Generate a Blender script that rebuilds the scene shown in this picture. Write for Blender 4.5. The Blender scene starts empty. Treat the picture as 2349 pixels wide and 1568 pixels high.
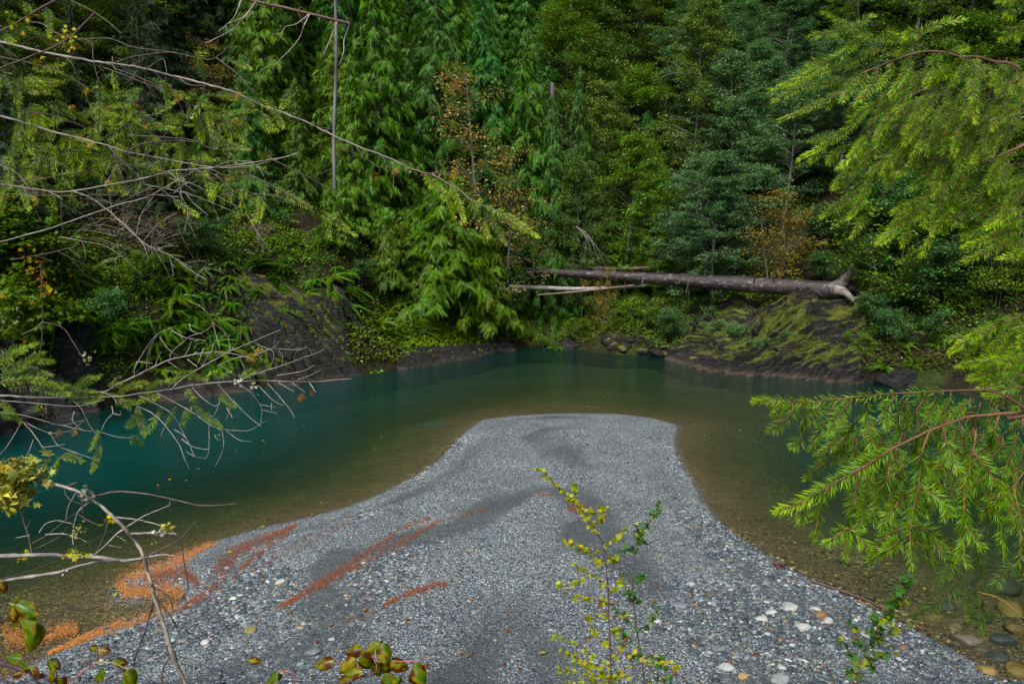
import bpy, math, random
import numpy as np
from mathutils import Vector, Matrix
RNG = np.random.default_rng(7)
random.seed(7)
C = bpy.context.scene.collection
scene = bpy.context.scene

# ------------------------------------------------------------------ camera
CAM = np.array([0.0, 0.0, 6.3]); PITCH = math.radians(9.0); FPX = 24/36*2349
_F = np.array([0, math.cos(PITCH), -math.sin(PITCH)]); _U = np.array([0, math.sin(PITCH), math.cos(PITCH)]); _R = np.array([1.0, 0, 0])
def ray(px, py):
    return _F + _R*((px-1174.5)/FPX) + _U*((784-py)/FPX)
def PD(px, py, d):                 # point on the sight line at depth d
    return CAM + ray(px, py)*d
def P0(px, py, z=0.0):             # point on a level plane
    r = ray(px, py); t = (z-CAM[2])/r[2]
    return CAM + r*t
def PY(px, py, y):                 # point on the upright plane at distance y
    r = ray(px, py); return CAM + r*(y/r[1])
def zm(x0, y0, w, pts):            # coordinates read off an enlarged crop
    k = w/2349
    return [((x0+p[0]*k)/1.5326, (y0+p[1]*k)/1.5326) for p in pts]

# ------------------------------------------------------------------ noise
def _hash(ix, iy, iz, seed):
    h = (ix.astype(np.int64)*374761393 + iy.astype(np.int64)*668265263 + iz.astype(np.int64)*2147483647 + seed*974711) & 0xffffffff
    h = ((h ^ (h >> 13))*1274126177) & 0xffffffff
    h = ((h ^ (h >> 16))*2246822519) & 0xffffffff
    return ((h ^ (h >> 15)) & 0xffffff)/float(0xffffff)
def vnoise(x, y, z=0.0, seed=0):
    x = np.asarray(x, float); y = np.asarray(y, float)+0*x; z = np.asarray(z, float)+0*x
    ix = np.floor(x); iy = np.floor(y); iz = np.floor(z)
    fx = x-ix; fy = y-iy; fz = z-iz
    fx = fx*fx*(3-2*fx); fy = fy*fy*(3-2*fy); fz = fz*fz*(3-2*fz)
    r = 0
    for dx in (0, 1):
        for dy in (0, 1):
            for dz in (0, 1):
                w = (fx if dx else 1-fx)*(fy if dy else 1-fy)*(fz if dz else 1-fz)
                r = r + w*_hash(ix+dx, iy+dy, iz+dz, seed)
    return r*2-1
def fbm(x, y, z=0.0, oct=4, seed=0, gain=.5):
    a = 1; s = 0; f = 1; t = 0
    for o in range(oct):
        s = s + a*vnoise(np.asarray(x)*f, np.asarray(y)*f, np.asarray(z)*f, seed+o*17); t += a; a *= gain; f *= 2.03
    return s/t

# ------------------------------------------------------------------ mesh helpers
def mk(name, verts, faces, mat, parent=None, cols=None, smooth=False, attrs=None, mats=None):
    """faces: one array (n,k) or a list of such arrays"""
    me = bpy.data.meshes.new(name)
    verts = np.ascontiguousarray(verts, dtype=np.float32).reshape(-1, 3)
    if not isinstance(faces, list): faces = [faces]
    faces = [np.asarray(f, dtype=np.int32) for f in faces if len(f)]
    me.vertices.add(len(verts)); me.vertices.foreach_set('co', verts.ravel())
    nl = sum(f.size for f in faces); npoly = sum(len(f) for f in faces)
    me.loops.add(nl); me.polygons.add(npoly)
    me.loops.foreach_set('vertex_index', np.concatenate([f.ravel() for f in faces]).astype(np.int32))
    tot = np.concatenate([np.full(len(f), f.shape[1], np.int32) for f in faces])
    st = np.concatenate([[0], np.cumsum(tot)[:-1]]).astype(np.int32)
    me.polygons.foreach_set('loop_start', st)
    try: me.polygons.foreach_set('loop_total', tot)
    except Exception: pass
    if smooth: me.polygons.foreach_set('use_smooth', np.ones(npoly, bool))
    if cols is not None:
        a = me.attributes.new('Col', 'FLOAT_COLOR', 'POINT')
        c = np.ones((len(verts), 4), np.float32); c[:, :3] = cols
        a.data.foreach_set('color', c.ravel())
    for k, v in (attrs or {}).items():
        a = me.attributes.new(k, 'FLOAT', 'POINT'); a.data.foreach_set('value', np.asarray(v, np.float32).ravel())
    if mats:
        for m in mats[0]: me.materials.append(m)
        me.polygons.foreach_set('material_index', np.asarray(mats[1], np.int32))
    else: me.materials.append(mat)
    me.update(calc_edges=True); me.validate()
    o = bpy.data.objects.new(name, me); C.objects.link(o)
    if parent is not None: o.parent = parent
    return o
def tag(o, label=None, cat=None, group=None, kind=None):
    if label: o['label'] = label
    if cat: o['category'] = cat
    if group: o['group'] = group
    if kind: o['kind'] = kind
    return o
def empty(name, loc, rz=0.0, s=1.0):
    o = bpy.data.objects.new(name, None); C.objects.link(o)
    o.location = loc; o.rotation_euler = (0, 0, rz); o.scale = (s, s, s); o.empty_display_size = .2
    return o
def copy_tree(o, parent=None):
    c = o.copy(); C.objects.link(c); c.parent = parent
    for ch in o.children: copy_tree(ch, c)
    return c
class MB:
    """collects geometry for ONE mesh"""
    def __init__(s): s.v = []; s.f = {3: [], 4: []}; s.c = []; s.n = 0
    def add(s, v, f, c=(1, 1, 1)):
        v = np.asarray(v, float).reshape(-1, 3); f = np.asarray(f, int)
        if len(v) == 0: return
        s.v.append(v); s.f[f.shape[1]].append(f+s.n)
        c = np.asarray(c, float)
        s.c.append(np.broadcast_to(c, (len(v), 3)) if c.ndim == 1 else c); s.n += len(v)
    def tube(s, pts, rad, n=6, c=(1, 1, 1), cap=True):
        pts = np.asarray(pts, float); m = len(pts); rad = np.broadcast_to(np.asarray(rad, float), (m,))
        t = np.gradient(pts, axis=0); t /= np.linalg.norm(t, axis=1)[:, None]+1e-9
        ref = np.array([0, 0, 1.0]) if abs(t[0][2]) < .8 else np.array([1.0, 0, 0])
        a = np.cross(t, ref); a /= np.linalg.norm(a, axis=1)[:, None]+1e-9; b = np.cross(t, a)
        th = np.arange(n)/n*2*np.pi
        v = pts[:, None]+rad[:, None, None]*(np.cos(th)[None, :, None]*a[:, None]+np.sin(th)[None, :, None]*b[:, None])
        i = np.arange(m-1)[:, None]*n; j = np.arange(n)[None]; k = (j+1) % n
        f = np.stack([i+j, i+k, i+n+k, i+n+j], -1).reshape(-1, 4)
        s.add(v, f, c)
        if cap:
            for e, ring in ((0, v[0]), (m-1, v[-1])):
                ce = pts[e]; vv = np.vstack([ring, ce[None]])
                ff = np.array([[q, (q+1) % n, n] for q in range(n)])
                if e: ff = ff[:, ::-1]
                s.add(vv, ff, c if np.ndim(c) == 1 else c[0])
    def build(s, name, mat, parent=None, smooth=False, cols=True):
        if not s.v: return None
        return mk(name, np.vstack(s.v), [np.vstack(x) for x in s.f.values() if x], mat, parent, np.vstack(s.c) if cols else None, smooth)
def spline(pts, n):
    """Catmull-Rom through pts, n samples"""
    p = np.asarray(pts, float)
    if len(p) == 2: return p[0]+(p[1]-p[0])*np.linspace(0, 1, n)[:, None]
    q = np.vstack([2*p[0]-p[1], p, 2*p[-1]-p[-2]])
    d = np.linalg.norm(np.diff(p, axis=0), axis=1); s = np.concatenate([[0], np.cumsum(d)])
    u = np.linspace(0, s[-1], n); k = np.clip(np.searchsorted(s, u, 'right')-1, 0, len(p)-2)
    t = ((u-s[k])/np.maximum(d[k], 1e-9))[:, None]
    a, b, c, e = q[k], q[k+1], q[k+2], q[k+3]
    return .5*((2*b)+(c-a)*t+(2*a-5*b+4*c-e)*t**2+(3*b-a-3*c+e)*t**3)

# ------------------------------------------------------------------ material helper
class NT:
    def __init__(s, name):
        s.m = bpy.data.materials.new(name); s.m.use_nodes = True
        s.t = s.m.node_tree; s.t.nodes.clear(); s.out = s.n('ShaderNodeOutputMaterial')
    def n(s, ty, **kw):
        x = s.t.nodes.new(ty)
        for k, v in kw.items():
            if k == 'ins':
                for a, b in v.items():
                    if hasattr(b, 'is_output'): s.t.links.new(b, x.inputs[a])
                    else: x.inputs[a].default_value = b
            else: setattr(x, k, v)
        return x
    def l(s, a, b): s.t.links.new(a, b)
    def math(s, op, a, b=0.0, c=0.0, clamp=False):
        x = s.n('ShaderNodeMath', operation=op); x.use_clamp = clamp
        for i, v in enumerate((a, b, c)):
            if hasattr(v, 'is_output'): s.l(v, x.inputs[i])
            else: x.inputs[i].default_value = v
        return x.outputs[0]
    def mix(s, f, a, b, bl='MIX'):
        x = s.n('ShaderNodeMix', data_type='RGBA', blend_type=bl)
        for i, v in ((0, f), (6, a), (7, b)):
            if hasattr(v, 'is_output'): s.l(v, x.inputs[i])
            else: x.inputs[i].default_value = v if i == 0 else (*v, 1) if len(v) == 3 else v
        return x.outputs[2]
    def ramp(s, f, stops, interp='LINEAR'):
        x = s.n('ShaderNodeValToRGB'); x.color_ramp.interpolation = interp
        e = x.color_ramp.elements
        while len(e) < len(stops): e.new(.5)
        for q, (p, c) in zip(e, stops):
            q.position = p; q.color = (*c, 1) if len(c) == 3 else c
        s.l(f, x.inputs[0]); return x.outputs[0]
    def noise(s, vec, scale, detail=3, rough=.55, dist=0.0):
        x = s.n('ShaderNodeTexNoise', ins={'Scale': scale, 'Detail': detail, 'Roughness': rough, 'Distortion': dist})
        if vec is not None: s.l(vec, x.inputs['Vector'])
        return x.outputs[0]
    def attr(s, name): return s.n('ShaderNodeAttribute', attribute_name=name)
def pos(nt): return nt.n('ShaderNodeNewGeometry').outputs['Position']
def smap(nt, vec, sc, rot=(0, 0, 0)):
    return nt.n('ShaderNodeMapping', ins={'Vector': vec, 'Scale': sc, 'Rotation': rot}).outputs[0]

def leaf_mat(name, rough=.5, spec=.35, trans=.3, var=.25, hue=.03, tint=(1.25, 1.2, .45)):
    """leaf colour comes from the 'Col' attribute, varied a little from plant to plant"""
    nt = NT(name); col = nt.attr('Col').outputs['Color']
    rnd = nt.n('ShaderNodeObjectInfo').outputs['Random']
    h = nt.n('ShaderNodeHueSaturation', ins={'Color': col, 'Hue': nt.math('MULTIPLY_ADD', rnd, hue, .5-hue/2), 'Saturation': 1.18,
             'Value': nt.math('MULTIPLY_ADD', nt.math('FRACT', nt.math('MULTIPLY', rnd, 7.31)), var, .9-var/2)}).outputs[0]
    b = nt.n('ShaderNodeBsdfPrincipled', ins={'Base Color': h, 'Roughness': rough, 'Specular IOR Level': spec})
    tr = nt.n('ShaderNodeBsdfTranslucent', ins={'Color': nt.mix(1.0, h, tint, 'MULTIPLY')})
    ms = nt.n('ShaderNodeMixShader', ins={'Fac': trans}); nt.l(b.outputs[0], ms.inputs[1]); nt.l(tr.outputs[0], ms.inputs[2])
    nt.l(ms.outputs[0], nt.out.inputs[0]); return nt.m
def plain_mat(name, rough=.8, spec=.3, bumpscale=0.0, bump=.3):
    nt = NT(name); col = nt.attr('Col').outputs['Color']
    b = nt.n('ShaderNodeBsdfPrincipled', ins={'Base Color': col, 'Roughness': rough, 'Specular IOR Level': spec})
    if bumpscale:
        p = nt.n('ShaderNodeTexCoord').outputs['Object']
        nz = nt.noise(p, bumpscale, 4)
        nt.l(nt.mix(.6, col, nt.mix(nz, (.15, .15, .15), (1.9, 1.9, 1.9)), 'MULTIPLY'), b.inputs['Base Color'])
        nt.l(nt.n('ShaderNodeBump', ins={'Height': nz, 'Strength': bump, 'Distance': .01}).outputs[0], b.inputs['Normal'])
    nt.l(b.outputs[0], nt.out.inputs[0]); return nt.m

# ------------------------------------------------------------------ the lie of the land
FARBANK = [(-400, 1085), (-150, 1030), (0, 985), (120, 955), (250, 935), (400, 915), (560, 893), (700, 873), (780, 865), (870, 856), (950, 842), (1050, 825),
           (1120, 808), (1180, 800), (1250, 796), (1330, 802), (1400, 814), (1480, 812), (1560, 824), (1620, 845), (1700, 857), (1800, 862),
           (1900, 868), (2000, 876), (2110, 886), (2250, 910), (2420, 950)]
bank = [tuple(P0(*p)[:2]) for p in FARBANK]
BASIN = np.array([(-24, -2), (-24, 10)]+[(-22, 16)]+bank+[(15.5, 18), (13.2, 12.5), (11.5, 8), (11, 3), (11, -2)])
BAR = [(-60, 1600), (60, 1530), (110, 1507), (180, 1468), (250, 1440), (330, 1412), (400, 1392), (430, 1372), (418, 1345), (385, 1352), (330, 1372), (275, 1368), (262, 1350), (285, 1325),
       (350, 1297), (420, 1272), (490, 1243), (590, 1212), (700, 1188), (800, 1163), (885, 1128), (960, 1088), (1015, 1050), (1050, 1010), (1075, 985), (1110, 962),
       (1180, 953), (1250, 949), (1330, 947), (1420, 949), (1490, 957), (1545, 972), (1554, 980), (1545, 1000), (1546, 1030), (1562, 1065), (1590, 1110), (1608, 1150),
       (1640, 1190), (1690, 1232), (1740, 1265), (1800, 1300), (1850, 1328), (1920, 1358), (2000, 1398), (2080, 1440), (2160, 1482), (2240, 1522), (2310, 1570), (2400, 1640)]
BARW = np.array([tuple(P0(*p)[:2]) for p in BAR]+[(9, 5), (9, -2), (-14, -2), (-14, 6)])
def inside(poly, x, y):
    r = np.zeros(x.shape, bool); n = len(poly)
    for i in range(n):
        x1, y1 = poly[i]; x2, y2 = poly[(i+1) % n]
        if y1 == y2: continue
        c = ((y1 > y) != (y2 > y)) & (x < (x2-x1)*(y-y1)/(y2-y1)+x1)
        r ^= c
    return r
def segdist(poly, x, y, closed=True):
    d = np.full(x.shape, 1e9); n = len(poly)
    for i in range(n if closed else n-1):
        x1, y1 = poly[i]; x2, y2 = poly[(i+1) % n]
        dx, dy = x2-x1, y2-y1; L = dx*dx+dy*dy+1e-12
        t = np.clip(((x-x1)*dx+(y-y1)*dy)/L, 0, 1)
        d = np.minimum(d, np.hypot(x-x1-t*dx, y-y1-t*dy))
    return d
def sdist(poly, x, y):
    d = segdist(poly, x, y); return np.where(inside(poly, x, y), d, -d)
DEPTHS = [(0, 1100, 2.5), (250, 1100, 2.6), (500, 1060, 2.5), (700, 980, 2.3), (900, 930, 1.6), (600, 1000, 2.4), (300, 1000, 1.8), (0, 1000, .8), (150, 965, .8), (350, 930, .9), (0, 1250, 1.5), (450, 1150, 1.6), (600, 1100, 1.5), (700, 1060, 1.6), (800, 1000, 1.7), (700, 1115, .8), (900, 985, 1.2), (900, 1040, .5),
          (1000, 870, .95), (1100, 850, .75), (1250, 830, .7), (1400, 835, .65), (1300, 905, .45), (1200, 930, .3), (1600, 870, .65), (1900, 895, .75), (1750, 940, .55), (1790, 1010, 1.7), (1850, 1000, 1.9), (1810, 1050, 2.1), (1860, 1080, 1.9), (1800, 1100, 1.5), (1690, 1080, .4), (1600, 960, .45),
          (1950, 1150, .7), (2100, 1300, .32), (2300, 1450, .2), (1900, 1280, .35), (2300, 1200, .6), (2000, 1050, 1.3), (100, 1400, .12), (0, 1450, .12), (200, 1350, .2), (330, 1395, .1), (0, 1330, .5), (200, 1250, .9)]
DW = np.array([(*P0(a, b)[:2], d) for a, b, d in DEPTHS])
def bankheight(y): return np.clip(4.6-(y-.6)*.55, .05, 4.6)
def bed(x, y):
    x = np.asarray(x, float); y = np.asarray(y, float)
    db = sdist(BARW, x, y)
    w = 0; s = 0
    for a, b, d in DW:
        q = 1/((x-a)**2+(y-b)**2+.15)**1.6; w = w+q; s = s+q*d
    dm = s/w; o = np.maximum(-db, 0)
    zo = -dm*(1-np.exp(-.25*o/dm))
    zi = .75*(1-np.exp(-np.maximum(db, 0)*.13/.75))
    n = fbm(x*.5, y*.5, oct=4, seed=3)*.05+fbm(x*2.2, y*2.2, oct=3, seed=9)*.018
    dl = np.maximum(db, 0)
    ridge = np.sin(dl*2.3+fbm(x*.25, y*.25, seed=5)*3)*.025*np.clip(dl/1.5, 0, 1)
    z = np.where(db > 0, zi+ridge, zo)+n*np.clip(np.abs(db)/.8, 0.03, 1)
    nb = bankheight(y)+fbm(x*.6, y*.6, oct=3, seed=21)*.12-np.clip((np.abs(x)-6)*.25, 0, 1)*0
    return np.where(y < 8.7, np.maximum(z, nb), z)
PROF = {  # (s, z) beyond the waterline: left cliff, middle bank, gully, ledge, right slope
    -20: [(0, 0), (.4, 1.2), (1.2, 3.0), (2.4, 5.0), (5, 6.3), (11, 12), (40, 40), (90, 75)],
    -9: [(0, 0), (.4, 1.0), (1.3, 2.6), (2.6, 5.2), (5, 6.6), (11, 12), (40, 40), (90, 75)],
    -5.5: [(0, 0), (.5, .5), (2.5, 1.7), (4.2, 3.9), (7, 6.0), (12, 11.5), (40, 39), (90, 75)],
    -1.5: [(0, 0), (.5, .35), (3.5, 2.0), (6, 3.9), (8, 5.5), (13, 11), (40, 38), (90, 75)],
    2.5: [(0, 0), (1, .35), (4, 1.5), (7, 2.6), (10, 4.2), (15, 9), (40, 36), (90, 75)],
    9: [(0, 0), (.6, .3), (2, .8), (5, 1.9), (8, 2.7), (13, 7), (40, 36), (90, 75)],
    12.3: [(0, 0), (.4, .3), (2.2, 1.1), (4.3, 2.05), (8, 2.8), (13, 8), (40, 37), (90, 75)],
    15: [(0, 0), (.4, .4), (2.2, 1.35), (4.3, 2.4), (8, 3.3), (13, 9), (40, 37), (90, 75)],
    17.5: [(0, 0), (.4, .5), (2.2, 1.5), (4.3, 2.6), (8, 5.0), (13, 10), (40, 38), (90, 75)],
    23: [(0, 0), (.4, .6), (2, 2.0), (4.3, 5.5), (8, 9), (13, 13), (40, 42), (90, 75)]}
_PX = sorted(PROF)
def hillz(x, y, s):
    zs = np.array([np.interp(s, [a for a, b in PROF[k]], [b for a, b in PROF[k]]) for k in _PX])
    xx = np.clip(x, _PX[0], _PX[-1]); i = np.clip(np.searchsorted(_PX, xx, 'right')-1, 0, len(_PX)-2)
    px = np.array(_PX, float); t = (xx-px[i])/(px[i+1]-px[i]); t = t*t*(3-2*t)
    z = np.take_along_axis(zs, i[None], 0)[0]*(1-t)+np.take_along_axis(zs, i[None]+1, 0)[0]*t
    n = fbm(x*.35, y*.35, oct=4, seed=31)*np.clip(s*.22, 0, 1.1)+fbm(x*1.3, y*1.3, oct=3, seed=37)*np.clip(s*.2, 0, .22)
    return np.where(s > 0, z+n, s*1.6)
def hs(x, y):
    x = np.atleast_1d(np.asarray(x, float)); y = np.atleast_1d(np.asarray(y, float))
    return -sdist(BASIN, x, y)
def land(x, y):
    x = np.atleast_1d(np.asarray(x, float)); y = np.atleast_1d(np.asarray(y, float))
    s = -sdist(BASIN, x, y)
    return np.where(s > 0, hillz(x, y, s), bed(x, y))
_GX0, _GY0, _GS = -60.0, 2.0, .2
_gx, _gy = np.meshgrid(np.arange(-60, 60.01, .2), np.arange(2, 100.01, .2))
_gs = -sdist(BASIN, _gx, _gy); _gz = np.where(_gs > 0, hillz(_gx, _gy, _gs), bed(_gx, _gy))
def _look(g, x, y):
    fx = np.clip((np.asarray(x, float)-_GX0)/_GS, 0, g.shape[1]-1.001); fy = np.clip((np.asarray(y, float)-_GY0)/_GS, 0, g.shape[0]-1.001)
    ix = fx.astype(int); iy = fy.astype(int); fx = fx-ix; fy = fy-iy
    return (g[iy, ix]*(1-fx)+g[iy, ix+1]*fx)*(1-fy)+(g[iy+1, ix]*(1-fx)+g[iy+1, ix+1]*fx)*fy
def land(x, y): return _look(_gz, np.atleast_1d(x), np.atleast_1d(y))
def hs(x, y): return _look(_gs, np.atleast_1d(x), np.atleast_1d(y))
def G(px, py):                      # where a sight line meets the land
    r = ray(px, py); t = np.arange(6, 110, .15)
    p = CAM+r[None]*t[:, None]; z = land(p[:, 0], p[:, 1])
    k = np.argmax(p[:, 2] < z)
    if p[k, 2] >= z[k]: k = len(t)-1
    a, b = t[max(k-1, 0)], t[k]
    for _ in range(8):
        m = (a+b)/2; q = CAM+r*m
        if q[2] < land(q[0], q[1])[0]: b = m
        else: a = m
    return CAM+r*b

def grid(x0, x1, y0, y1, st, fz):
    xs = np.arange(x0, x1+st/2, st); ys = np.arange(y0, y1+st/2, st)
    X, Y = np.meshgrid(xs, ys); Z = fz(X, Y); nx, ny = len(xs), len(ys)
    i = (np.arange(ny-1)[:, None]*nx+np.arange(nx-1)[None]).ravel()
    return X, Y, Z, np.stack([i, i+1, i+nx+1, i+nx], -1)

# ------------------------------------------------------------------ ground materials
def gravel_material():
    nt = NT('river_gravel'); p = pos(nt)
    sub = nt.attr('sub').outputs['Fac']; soil = nt.attr('soil').outputs['Fac']; zone = nt.attr('zone').outputs['Fac']
    def vor(sc):
        v = nt.n('ShaderNodeTexVoronoi', ins={'Scale': sc}); nt.l(p, v.inputs['Vector']); return v
    v1, v2, v3 = vor(42), vor(19), vor(85)
    def stone(v):
        r = nt.n('ShaderNodeSeparateColor'); nt.l(v.outputs['Color'], r.inputs[0])
        c = nt.ramp(r.outputs[0], [(0, (.014, .019, .025)), (.35, (.053, .067, .08)), (.6, (.13, .152, .168)), (.78, (.26, .28, .285)), (.9, (.50, .525, .53)), (1, (.76, .78, .78))])
        w = nt.math('GREATER_THAN', r.outputs[1], .97)
        return nt.mix(w, c, (.30, .17, .08))
    c = nt.mix(nt.math('GREATER_THAN', nt.noise(p, 9, 2), .5), stone(v1), stone(v3))
    c = nt.mix(nt.math('MULTIPLY', zone, .7), c, stone(v2))
    fine = nt.mix(.3, c, (.05, .057, .062))
    c = nt.mix(zone, fine, c)
    sand = nt.attr('sand').outputs['Fac']; c = nt.mix(nt.math('MULTIPLY', sand, .8), c, nt.mix(nt.noise(p, 120, 2), (.03, .034, .037), (.085, .092, .096)))
    c = nt.mix(1.0, c, (.94, 1.02, 1.03), 'MULTIPLY')
    c = nt.mix(1.0, c, nt.ramp(nt.noise(p, .9, 4), [(.25, (.72, .72, .74)), (.75, (1.12, 1.12, 1.1))]), 'MULTIPLY')
    bedc = nt.mix(nt.noise(p, 2.5, 5), (.04, .03, .010), (.17, .12, .042))
    bedc = nt.mix(.72, bedc, nt.mix(1.0, c, (.95, .62, .27), 'MULTIPLY'))
    c = nt.mix(sub, c, bedc)
    so = nt.mix(nt.noise(p, 3, 6), (.022, .014, .007), (.07, .06, .02))
    c = nt.mix(soil, c, so)
    h = nt.math('MULTIPLY_ADD', v1.outputs['Distance'], -1.0, nt.math('MULTIPLY', v2.outputs['Distance'], -1.2))
    bm = nt.n('ShaderNodeBump', ins={'Height': h, 'Strength': .75, 'Distance': .02})
    b = nt.n('ShaderNodeBsdfPrincipled', ins={'Base Color': c, 'Roughness': .62, 'Specular IOR Level': .35, 'Normal': bm.outputs[0]})
    nt.l(b.outputs[0], nt.out.inputs[0]); return nt.m
def hill_material():
    nt = NT('forest_soil'); p = pos(nt)
    c = nt.ramp(nt.noise(p, .8, 7, .65), [(.3, (.006, .005, .003)), (.48, (.018, .015, .007)), (.58, (.022, .034, .008)), (.8, (.05, .075, .014))])
    bm = nt.n('ShaderNodeBump', ins={'Height': nt.noise(p, 6, 6), 'Strength': 1.0, 'Distance': .15})
    b = nt.n('ShaderNodeBsdfPrincipled', ins={'Base Color': c, 'Roughness': .9, 'Specular IOR Level': .15, 'Normal': bm.outputs[0]})
    nt.l(b.outputs[0], nt.out.inputs[0]); return nt.m
def water_material():
    nt = NT('river_water'); p = pos(nt); d = nt.attr('depth').outputs['Fac']
    turb = nt.math('SUBTRACT', 1.0, nt.math('POWER', 2.718, nt.math('MULTIPLY', nt.math('POWER', d, 2.3), -.55)))
    def ex(k): return nt.math('POWER', 2.718, nt.math('MULTIPLY', d, -k))
    tc = nt.n('ShaderNodeCombineColor'); nt.l(ex(1.2), tc.inputs[0]); nt.l(ex(.6), tc.inputs[1]); nt.l(ex(1.05), tc.inputs[2])
    tr = nt.n('ShaderNodeBsdfTransparent'); nt.l(tc.outputs[0], tr.inputs[0])
    body = nt.n('ShaderNodeBsdfDiffuse', ins={'Color': nt.mix(nt.noise(smap(nt, p, (.25, .6, 1)), 1, 3), (.0005, .044, .043, 1), (.001, .068, .062, 1))})
    m1 = nt.n('ShaderNodeMixShader', ins={'Fac': turb}); nt.l(tr.outputs[0], m1.inputs[1]); nt.l(body.outputs[0], m1.inputs[2])
    n1 = nt.noise(smap(nt, p, (1.1, 2.6, 1), (0, 0, .25)), 1.6, 4, .6, .4); n2 = nt.noise(smap(nt, p, (1, 2.2, 1), (0, 0, -.2)), 7, 3, .6)
    h = nt.math('ADD', n1, nt.math('MULTIPLY', n2, .3))
    bm = nt.n('ShaderNodeBump', ins={'Height': h, 'Strength': .8, 'Distance': .06})
    gl = nt.n('ShaderNodeBsdfGlossy', ins={'Roughness': .06, 'Color': (1, 1, 1, 1), 'Normal': bm.outputs[0]})
    fr = nt.n('ShaderNodeFresnel', ins={'IOR': 1.333, 'Normal': bm.outputs[0]})
    m2 = nt.n('ShaderNodeMixShader'); nt.l(fr.outputs[0], m2.inputs[0]); nt.l(m1.outputs[0], m2.inputs[1]); nt.l(gl.outputs[0], m2.inputs[2])
    nt.l(m2.outputs[0], nt.out.inputs[0]); return nt.m

def sstep(a, b, x):
    t = np.clip((x-a)/(b-a), 0, 1); return t*t*(3-2*t)
ZB_ = [(*P0(px, py, .25)[:2], r, w) for px, py, r, w in [(300, 1500, 2.0, .8), (620, 1400, 1.8, .7), (850, 1290, 1.8, .35), (1700, 1320, 2.6, .8), (1880, 1420, 1.8, .8), (1450, 1330, 1.4, .25), (1030, 1470, 1.9, -.8), (1250, 1300, 2.0, -.3), (1300, 1050, 3.5, -.35), (1850, 1510, .8, -.5)]]
def zonef(x, y):
    db = sdist(BARW, x, y)
    n = fbm(x*.45, y*.45, oct=4, seed=55)*.55+np.sin(db*2.1+fbm(x*.22, y*.22, seed=58)*3)*.55+fbm(x*1.8, y*1.8, oct=2, seed=61)*.2-.35
    for a, b, r, w in ZB_: n = n+w*np.exp(-((x-a)**2+(y-b)**2)/(r*r))
    return sstep(-.3, .5, n)
def sandf(x, y):
    db = sdist(BARW, x, y); n = fbm(x*.35, y*.35, oct=3, seed=65)
    return sstep(.2, .8, np.sin(db*2.25+n*2.6+.6))*sstep(-.5, .05, fbm(x*.3+9, y*.3, oct=3, seed=66))*sstep(.4, 1.0, db)
GM = gravel_material()
X, Y, Z, F = grid(-25, 18, -2, 40, .14, bed)
s0 = sdist(BASIN, X, Y)
Z = np.where(s0 < -.8, np.minimum(Z, -2.8), Z)
sub = 1-sstep(-.05, .012, Z+fbm(X*3, Y*3, seed=71, oct=2)*.01)
soil = sstep(0, .4, bankheight(Y)+.05-Z+.35)*(Y < 8.6)*sstep(.75, 1.1, Z)
ground = mk('ground', np.stack([X, Y, Z], -1), F, GM, smooth=True, attrs={'sub': sub, 'soil': soil, 'zone': zonef(X, Y), 'sand': sandf(X, Y)})
tag(ground, kind='structure')
HM = hill_material()
X, Y, _, F = grid(-80, 80, -3, 120, .5, lambda a, b: a*0)
S = -sdist(BASIN, X, Y); Z = hillz(X, Y, S)
keep = (S.ravel()[F] > -2.5).any(1)
used = np.unique(F[keep]); remap = -np.ones(X.size, int); remap[used] = np.arange(len(used))
hill = mk('hillside', np.stack([X, Y, Z], -1).reshape(-1, 3)[used], remap[F[keep]], HM, smooth=True)
tag(hill, kind='structure')
WM = water_material()
X, Y, Z, F = grid(-25, 18, 3, 40, .2, bed)
dep = np.maximum(-Z, 0)
keep = (dep.ravel()[F] > -.01).any(1) & (Y.ravel()[F] > 6).all(1)
keep &= (dep.ravel()[F] > 0).any(1)
used = np.unique(F[keep]); remap = -np.ones(X.size, int); remap[used] = np.arange(len(used))
water = mk('water', np.stack([X, Y, X*0], -1).reshape(-1, 3)[used], remap[F[keep]], WM, smooth=True, attrs={'depth': dep.ravel()[used]})
tag(water, kind='structure')
EXPO = 1.45
# ------------------------------------------------------------------ leaf pieces, repeated in numpy inside ONE mesh per part
def norm(a): return a/(np.linalg.norm(a, axis=-1, keepdims=True)+1e-9)
def inst(mb, tv, tf, P, D, N, S, col, tcol=None):
    """lay copies of a small piece (axis +X, face +Z) at P with axis D, face N, size S"""
    P = np.asarray(P, float); k = len(P)
    if k == 0: return
    D = norm(np.asarray(D, float)); N = np.asarray(N, float); Y = norm(np.cross(N, D)); Zv = np.cross(D, Y)
    S = np.broadcast_to(np.asarray(S, float).reshape(-1, 1) if np.ndim(S) < 2 else S, (k, 3)) if np.ndim(S) else np.full((k, 3), S)
    v = tv[None]*S[:, None, :]
    w = P[:, None]+v[..., :1]*D[:, None]+v[..., 1:2]*Y[:, None]+v[..., 2:]*Zv[:, None]
    m = len(tv); f = (tf[None]+(np.arange(k)*m)[:, None, None]).reshape(-1, tf.shape[1])
    c = np.broadcast_to(np.asarray(col, float), (k, 3))[:, None]*(np.ones((1, m, 1)) if tcol is None else tcol[None, :, None])
    mb.add(w.reshape(-1, 3), f, c.reshape(-1, 3))
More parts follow.
